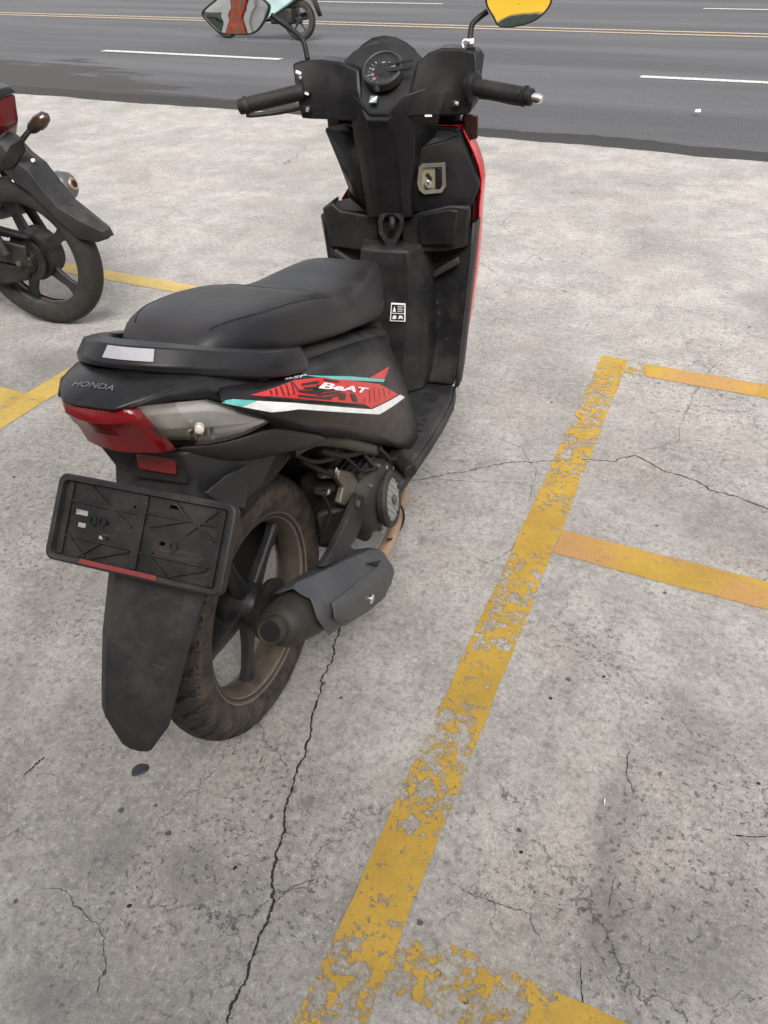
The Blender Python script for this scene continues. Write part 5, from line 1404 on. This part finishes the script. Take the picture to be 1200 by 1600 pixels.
MB().loft([[(-.12, 1.165, .80), (.12, 1.165, .80), (.10, 1.15, .87), (-.10, 1.15, .87)], [(-.09, 1.20, .79), (.09, 1.20, .79), (.07, 1.185, .85), (-.07, 1.185, .85)]]).build('headlamp', M['clear'], fc, bevel=.006)
rows = []
for k in range(13):
    t = R(-5 + k * 14)
    rows.append([(xx, 1.256 + (.285 - dr) * math.cos(t), .25 + (.285 - dr) * math.sin(t)) for xx, dr in ((-.062, .03), (-.045, .0), (0, -.01), (.045, .0), (.062, .03))])
MB().grid(rows).build('front_fender', M['red'], fc, solid=.004, sub=1)
for sx in (1, -1):
    MB().tube([(sx * .065, 1.256, .25), (sx * .065, 1.10, .55), (sx * .05, 1.03, .70)], [.017, .019, .02], 12).build('fork_leg', M['metal'], fc)
MB().tube([(0, 1.08, .60), (0, .95, .86)], .026, 12).build('steering_stem', M['matte'], fc)

# ================================================================== PARKED MOTORCYCLE
mo = empty('motorcycle', (-1.7915, 1.2776, 0), (0, -0.0317, 1.6926))
tag(mo, 'black motorcycle with red tail lamp parked crosswise at the left edge', 'motorcycle')
wheel('rear_wheel', mo, (0, 0, .285), .285, .043, .222, nsp=5, slots=0, tyre='tyre_dark', rot=R(-66), spoke_w=.058, barrel='rim')
wf = wheel('front_wheel', mo, (0, 0, 0), .285, .037, .222, nsp=5, slots=0, tyre='tyre_clean', rot=.2, spoke_w=.034, barrel='rim')
wf.location = (0, 1.25, .285)
# rear fender with its long tip
ridge = [(0.0000, -0.0583, 0.7249), (0.0000, -0.0985, 0.6666), (0.0000, -0.1418, 0.6329), (0.0000, -0.1785, 0.5592), (0.0000, -0.2226, 0.4928), (0.0000, -0.3037, 0.4575), (0.0000, -0.3729, 0.4095)]
lowL = [(-0.0620, -0.0293, 0.6197), (-0.0640, -0.0720, 0.5754), (-0.0640, -0.1218, 0.5435), (-0.0640, -0.1665, 0.4976), (-0.0620, -0.2113, 0.4458), (-0.0500, -0.2629, 0.3828), (-0.0300, -0.3269, 0.3668)]
rows = []
for a, b in zip(ridge, lowL):
    a, b = V(a), V(b)
    m1 = a.lerp(b, .35) + V((-.016, 0, .012)); m1.x = b.x * .82
    rows.append([b, m1, a, V((-m1.x, m1.y, m1.z)), V((-b.x, b.y, b.z))])
tipm = V((0.0000, -0.3702, 0.3834))
rows.append([V((-.016, tipm.y, tipm.z - .004)), V((-.012, tipm.y - .004, tipm.z)), tipm + V((0, -.006, .002)), V((.012, tipm.y - .004, tipm.z)), V((.016, tipm.y, tipm.z - .004))])
MB().grid(rows).build('rear_fender', M['matte_grey'], mo, solid=.004, bevel=.002, angle=22)
for q in ((-0.0300, -0.1518, 0.6413), (-0.0620, -0.0692, 0.5790)):
    MB().lathe([(-.006, .006), (.002, .006), (.003, 0)], q, (-1, 0, .2), 10).build('fender_bolt', M['white_decal'], mo)
# bracket plate joining the fender to the tail
MB().prism([(-0.0660, -0.0399, 0.6362), (-0.0660, -0.1065, 0.6957), (-0.0500, -0.1538, 0.7185), (-0.0500, -0.1455, 0.6732), (-0.0660, -0.0890, 0.6242), (-0.0660, -0.0272, 0.6078)], (.010, 0, 0)).build('fender_bracket', M['matte'], mo, bevel=.003)
# tail lamp with black cowl
MB().loft([[(-.05, -.105, .835), (.04, -.105, .835), (.04, -.085, .752), (-.05, -.085, .752)], [(-.085, -.02, .825), (.085, -.02, .825), (.08, -.02, .690), (-.08, -.02, .690)]]).build('tail_lamp', M['red_lens'], mo, bevel=.008)
MB().loft([[(-.055, -.115, .838), (.042, -.115, .838), (.038, -.100, .858), (-.05, -.100, .858)], [(-.095, .02, .83), (.095, .02, .83), (.09, .03, .875), (-.09, .03, .875)], [(-.12, .25, .76), (.12, .25, .76), (.11, .25, .86), (-.11, .25, .86)]]).build('tail_cowl', M['gloss'], mo, bevel=.008)
# turn signals on stalks
for sx in (1, -1):
    b0, b1 = V((0.0300, -0.0395, 0.6605)), V((0.1000, -0.0679, 0.7067))
    e0, e1 = V((0.1000, -0.0559, 0.6977)), V((0.1300, -0.1386, 0.7551))
    if sx < 0: b0, b1, e0, e1 = [V((-q.x, q.y, q.z)) for q in (b0, b1, e0, e1)]
    if sx < 0:
        b0, b1, e0, e1 = V((-.06, .02, .70)), V((-.15, .01, .73)), V((-.15, .01, .73)), V((-.20, -.0, .76))
    MB().tube([b0, b1], [.011, .009], 10).build('signal_stalk', M['rubber'], mo)
    d = e1 - e0
    MB().lathe([(0, .006), (d.length * .2, .020), (d.length * .55, .025), (d.length * .9, .018), (d.length, 0)], e0, d, 18).build('turn_signal', plastic('dark_signal_shell', (0.02, 0.018, 0.016), 0.3, 0.2, coat=.3), mo)
    MB().lathe([(d.length * .45, .0245), (d.length * .65, .0255), (d.length * .9, .018), (d.length * 1.02, .0)], e0 + V((0, -.003, -.001)), d, 18).build('signal_lens', flat('smoked_amber', (0.04, 0.022, 0.012), 0.15, 0, .5), mo)
# muffler on the far side
c0, c1 = V((0.1600, -0.1335, 0.5057)), V((.13, .45, .36))
d = (c1 - c0)
MB().lathe([(-.004, .012), (-.006, .018), (.0, .021), (.004, .034), (.012, .046), (.05, .058), (d.length * .85, .058), (d.length, .03)], c0, d, 28).build('muffler', plastic('grey_muffler', (0.11, 0.115, 0.12), .4, .3, metal=.5), mo)
MB().lathe([(-.0112, .0135), (-.0108, 0)], c0, d, 20).build('muffler_bore', M['dark'], mo)
MB().lathe([(-.008, .016), (-.010, .021), (-.004, .024), (.002, .020)], c0, d, 24).build('muffler_tip', M['rust'], mo)
# chain side: sprocket, swing arm, chain case, shock
sprk = []
for k in range(72):
    t = 2 * math.pi * k / 72
    r = .082 if k % 2 else .076
    sprk.append((-.062, r * math.cos(t), .285 + r * math.sin(t)))
MB().prism(sprk, (.006, 0, 0)).build('sprocket', M['engine'], mo, smooth=False)
MB().lathe([(-.060, .05), (-.072, .05), (-.080, .03), (-.095, .014), (-.096, 0)], (0, 0, .285), n=24).build('hub_flange', M['engine'], mo)
MB().loft([[(-.095, -.05, .268), (-.075, -.05, .268), (-.075, -.05, .305), (-.095, -.05, .305)], [(-.105, .30, .30), (-.08, .30, .30), (-.08, .30, .36), (-.105, .30, .36)], [(-.10, .55, .32), (-.06, .55, .32), (-.06, .55, .40), (-.10, .55, .40)]]).build('swing_arm', M['engine'], mo, bevel=.006)
MB().loft([[(-.082, .01, .205), (-.055, .01, .205), (-.055, -.02, .255), (-.082, -.02, .255)], [(-.085, .12, .180), (-.055, .12, .180), (-.055, .12, .275), (-.085, .12, .275)], [(-.085, .55, .22), (-.055, .55, .22), (-.055, .55, .36), (-.085, .55, .36)]]).build('chain_case', M['engine'], mo, bevel=.01)
MB().loft([[(-.082, -.06, .372), (-.052, -.06, .372), (-.052, -.055, .385), (-.082, -.055, .385)], [(-.085, .10, .385), (-.052, .10, .385), (-.052, .10, .410), (-.085, .10, .410)], [(-.085, .50, .40), (-.052, .50, .40), (-.052, .50, .43), (-.085, .50, .43)]]).build('chain_guard', M['matte'], mo, bevel=.004)
for sx in (1, -1):
    MB().tube([(sx * .115, .03, .32), (sx * .105, .16, .66)], [.018, .022], 12).build('shock_absorber', M['engine'], mo)
MB().lathe([(-.098, 0), (-.098, .011), (-.108, .011), (-.110, .006), (-.110, 0)], (0, 0, .285), n=6).build('axle_nut', M['metal'], mo)
for k in range(34):
    t = R(-80 + k * 9.0)
    if k < 20: q, ang = (-.059, .080 * math.cos(R(90 + k * 9)), .285 + .080 * math.sin(R(90 + k * 9))), R(90 + k * 9)
    else: q, ang = (-.059, (k - 19) * .016, .366 + (k - 19) * .0012), 0
    MB().box(q, (.010, .012, .008), Matrix.Rotation(ang if k >= 20 else ang + math.pi / 2, 3, 'X')).build('chain_link', M['engine'], mo, smooth=False)
MB().box((-.09, .02, .335), (.016, .13, .05), Matrix.Rotation(R(8), 3, 'X')).build('chain_adjuster', M['engine'], mo, bevel=.006)
MB().lathe([(-.05, .095), (.03, .095), (.034, .08), (.034, 0)], (.02, 0, .285), n=32).build('brake_drum', M['engine'], mo)
# the rest of the machine, out of the picture to the left
MB().loft([[(-.11, .02, .79), (.11, .02, .79), (.10, .02, .83), (-.10, .02, .83)], [(-.13, .35, .74), (.13, .35, .74), (.12, .35, .80), (-.12, .35, .80)], [(-.10, .65, .70), (.10, .65, .70), (.09, .65, .77), (-.09, .65, .77)]]).build('seat', M['seat'], mo, sub=2)
MB().loft([[(-.10, -.02, .70), (.10, -.02, .70), (.10, -.02, .78), (-.10, -.02, .78)], [(-.14, .35, .55), (.14, .35, .55), (.13, .35, .73), (-.13, .35, .73)], [(-.09, .75, .50), (.09, .75, .50), (.09, .75, .68), (-.09, .75, .68)], [(-.08, 1.0, .62), (.08, 1.0, .62), (.08, 1.0, .80), (-.08, 1.0, .80)]]).build('body', M['gloss'], mo, bevel=.02)
MB().box((0, .62, .36), (.22, .34, .24)).build('engine', M['engine'], mo, bevel=.04)
for sx in (1, -1):
    MB().tube([(sx * .07, 1.25, .285), (sx * .07, 1.02, .80)], .019, 12).build('fork_leg', M['metal'], mo)
    g0 = (sx * .20, .92, .99)
    MB().tube([(sx * .02, 1.0, .95), g0, (sx * .34, .86, .99)], .015, 10).build('handlebar', M['rubber'], mo)
MB().loft([[(-.10, .98, .86), (.10, .98, .86), (.10, .98, 1.0), (-.10, .98, 1.0)], [(-.08, 1.14, .84), (.08, 1.14, .84), (.06, 1.10, .98), (-.06, 1.10, .98)]]).build('headlamp_cowl', M['gloss'], mo, bevel=.02)
rows = []
for k in range(9):
    t = R(20 + k * 16)
    rows.append([(xx, 1.25 + (.315 - dr) * math.cos(t), .285 + (.315 - dr) * math.sin(t)) for xx, dr in ((-.055, .03), (0, 0), (.055, .03))])
MB().grid(rows).build('front_fender', M['gloss'], mo, solid=.004, sub=1)

# ================================================================== SCOOTER PASSING ON THE ROAD
ps = empty('road_scooter', (-5.62, 10.2, ROADZ), (0, 0, R(91)))
tag(ps, 'pale teal scooter on the road beyond the left mirror', 'scooter')
M['teal_body'] = plastic('pale_teal_paint', (0.26, 0.37, 0.36), .4, .2, coat=.2)
wheel('rear_wheel', ps, (0, 0, .25), .25, .045, .178, slots=0, tyre='tyre_clean', barrel='rim')
w2 = wheel('front_wheel', ps, (0, 0, 0), .25, .04, .178, slots=0, tyre='tyre_clean', barrel='rim')
w2.location = (0, 1.25, .25)
MB().loft([[(-.10, -.20, .62), (.10, -.20, .62), (.08, -.20, .74), (-.08, -.20, .74)], [(-.16, .12, .42), (.16, .12, .42), (.14, .12, .72), (-.14, .12, .72)], [(-.16, .45, .26), (.16, .45, .26), (.12, .45, .64), (-.12, .45, .64)], [(-.14, .58, .24), (.14, .58, .24), (.11, .58, .50), (-.11, .58, .50)]]).build('body', M['teal_body'], ps, bevel=.02)
MB().loft([[(-.08, -.16, .73), (.08, -.16, .73), (.08, -.16, .80), (-.08, -.16, .80)], [(-.12, .25, .70), (.12, .25, .70), (.11, .25, .78), (-.11, .25, .78)], [(-.09, .60, .62), (.09, .60, .62), (.08, .58, .73), (-.08, .58, .73)]]).build('seat', M['seat'], ps, sub=2)
MB().box((0, .68, .25), (.32, .44, .05)).build('footboard', M['matte'], ps, bevel=.01)
MB().loft([[(-.16, .88, .25), (.16, .88, .25), (.14, .95, .25), (-.14, .95, .25)], [(-.18, .95, .60), (.18, .95, .60), (.12, 1.10, .60), (-.12, 1.10, .60)], [(-.14, .95, .88), (.14, .95, .88), (.08, 1.12, .86), (-.08, 1.12, .86)]]).build('front_shield', M['teal_body'], ps, bevel=.015)
MB().loft([[(-.16, .86, .93), (.16, .86, .93), (.16, .95, .93), (-.16, .95, .93)], [(-.14, .86, 1.03), (.14, .86, 1.03), (.12, .94, 1.02), (-.12, .94, 1.02)]]).build('handlebar_cover', M['teal_body'], ps, bevel=.012)
MB().tube([(-.33, .82, .97), (0, .90, .96), (.33, .82, .97)], .015, 10).build('handlebar', M['rubber'], ps)
MB().box((.0, .25, .30), (.24, .36, .20)).build('engine', M['engine'], ps, bevel=.03)
MB().tube([(.15, -.14, .32), (.15, .18, .24)], [.045, .05], 16).build('muffler', M['muffler'], ps, bevel=.01)
MB().loft([[(-.07, -.22, .64), (.07, -.22, .64), (.07, -.22, .70), (-.07, -.22, .70)], [(-.09, -.16, .62), (.09, -.16, .62), (.09, -.16, .72), (-.09, -.16, .72)]]).build('tail_lamp', M['red_lens'], ps, bevel=.006)
MB().grid([[(-.07, -.14, .62), (.07, -.14, .62)], [(-.08, -.26, .48), (.08, -.26, .48)], [(-.06, -.34, .30), (.06, -.34, .30)]]).build('mudguard', M['matte'], ps, solid=.005)
for sx in (1, -1):
    MB().tube([(sx * .065, 1.25, .25), (sx * .06, 1.08, .60)], .018, 10).build('fork_leg', M['metal'], ps)
rows = []
for k in range(9):
    t = R(10 + k * 17)
    rows.append([(xx, 1.25 + (.28 - dr) * math.cos(t), .25 + (.28 - dr) * math.sin(t)) for xx, dr in ((-.055, .03), (0, 0), (.055, .03))])
MB().grid(rows).build('front_fender', M['teal_body'], ps, solid=.004, sub=1)

# ================================================================== SHOP BEHIND THE CAMERA (seen in the mirrors, shades the lot)
shop = empty('shop_building', (0, -6.6, 0))
tag(shop, 'white shop front with orange pillars and yellow band made to glow, seen only in the mirrors', 'building')
wall_white = plastic('shop_white_wall', (0.72, 0.72, 0.71), .6, .1, dustcol=(.5, .5, .48), scale=3)
orange = plastic('shop_orange_cladding', (0.62, 0.10, 0.03), .45, .1, dustcol=(.5, .2, .1), scale=4)
m_, nt_, b_, o_ = new_mat('glowing_yellow_band')
b_.inputs['Base Color'].default_value = (.75, .50, .04, 1)
b_.inputs['Emission Color'].default_value = (1.0, .60, .05, 1)
b_.inputs['Emission Strength'].default_value = .40  # glow added to the yellow wall band to brighten its mirror image
glassm = plastic('shop_window_glass', (.05, .09, .07), .12, .0, coat=.5)
MB().box((0, -.25, 2.2), (26, .4, 4.4)).build('wall', wall_white, shop, smooth=False)
MB().box((5.2, 1.6, 4.12), (16, 3.4, .55)).build('canopy', wall_white, shop, smooth=False, bevel=.02)
MB().box((3.4, .06, 3.0), (9.0, .16, 1.40)).build('glow_band', m_, shop, smooth=False, bevel=.01)
for x0 in (-9.2, -7.0, -4.72, 1.6, 4.2, 7.0):
    MB().box((x0, .0, 1.15), (1.9, .12, 2.1)).build('window', glassm, shop, smooth=False, bevel=.01)
for x0 in (-3.50, -1.2, 9.6):
    MB().box((x0, .10, 1.95), (.40, .16, 3.85)).build('pillar', orange, shop, smooth=False, bevel=.02)
for x0 in (-1.2, 11.5):
    MB().box((x0, 2.9, 1.92), (.35, .35, 3.84)).build('column', wall_white, shop, smooth=False, bevel=.03)

for x0 in (-3.86, -3.14):
    MB().box((x0, .06, 1.95), (.20, .10, 3.85)).build('pilaster', flat('bright_white_trim', (.86, .86, .85), .5), shop, smooth=False, bevel=.01)
for x0 in (-3.58, -3.42):
    for z0 in (.9, 1.7, 2.5):
        MB().box((x0, .186, z0), (.05, .012, .62)).build('pillar_slot', flat('grey_slot', (.25, .25, .26), .5), shop, smooth=False)
for x0 in (-9.2, -7.0, -4.72):
    for dx in (-.92, 0, .92): MB().box((x0 + dx, .075, 1.15), (.05, .05, 2.1)).build('mullion', M['matte'], shop, smooth=False)
    MB().box((x0, .075, 1.55), (1.86, .04, .05)).build('mullion', M['matte'], shop, smooth=False)
MB().box((-2.2, .03, 1.1), (.9, .08, 2.2)).build('door', plastic('grey_shop_door', (.30, .30, .31), .5, .1), shop, smooth=False, bevel=.01)
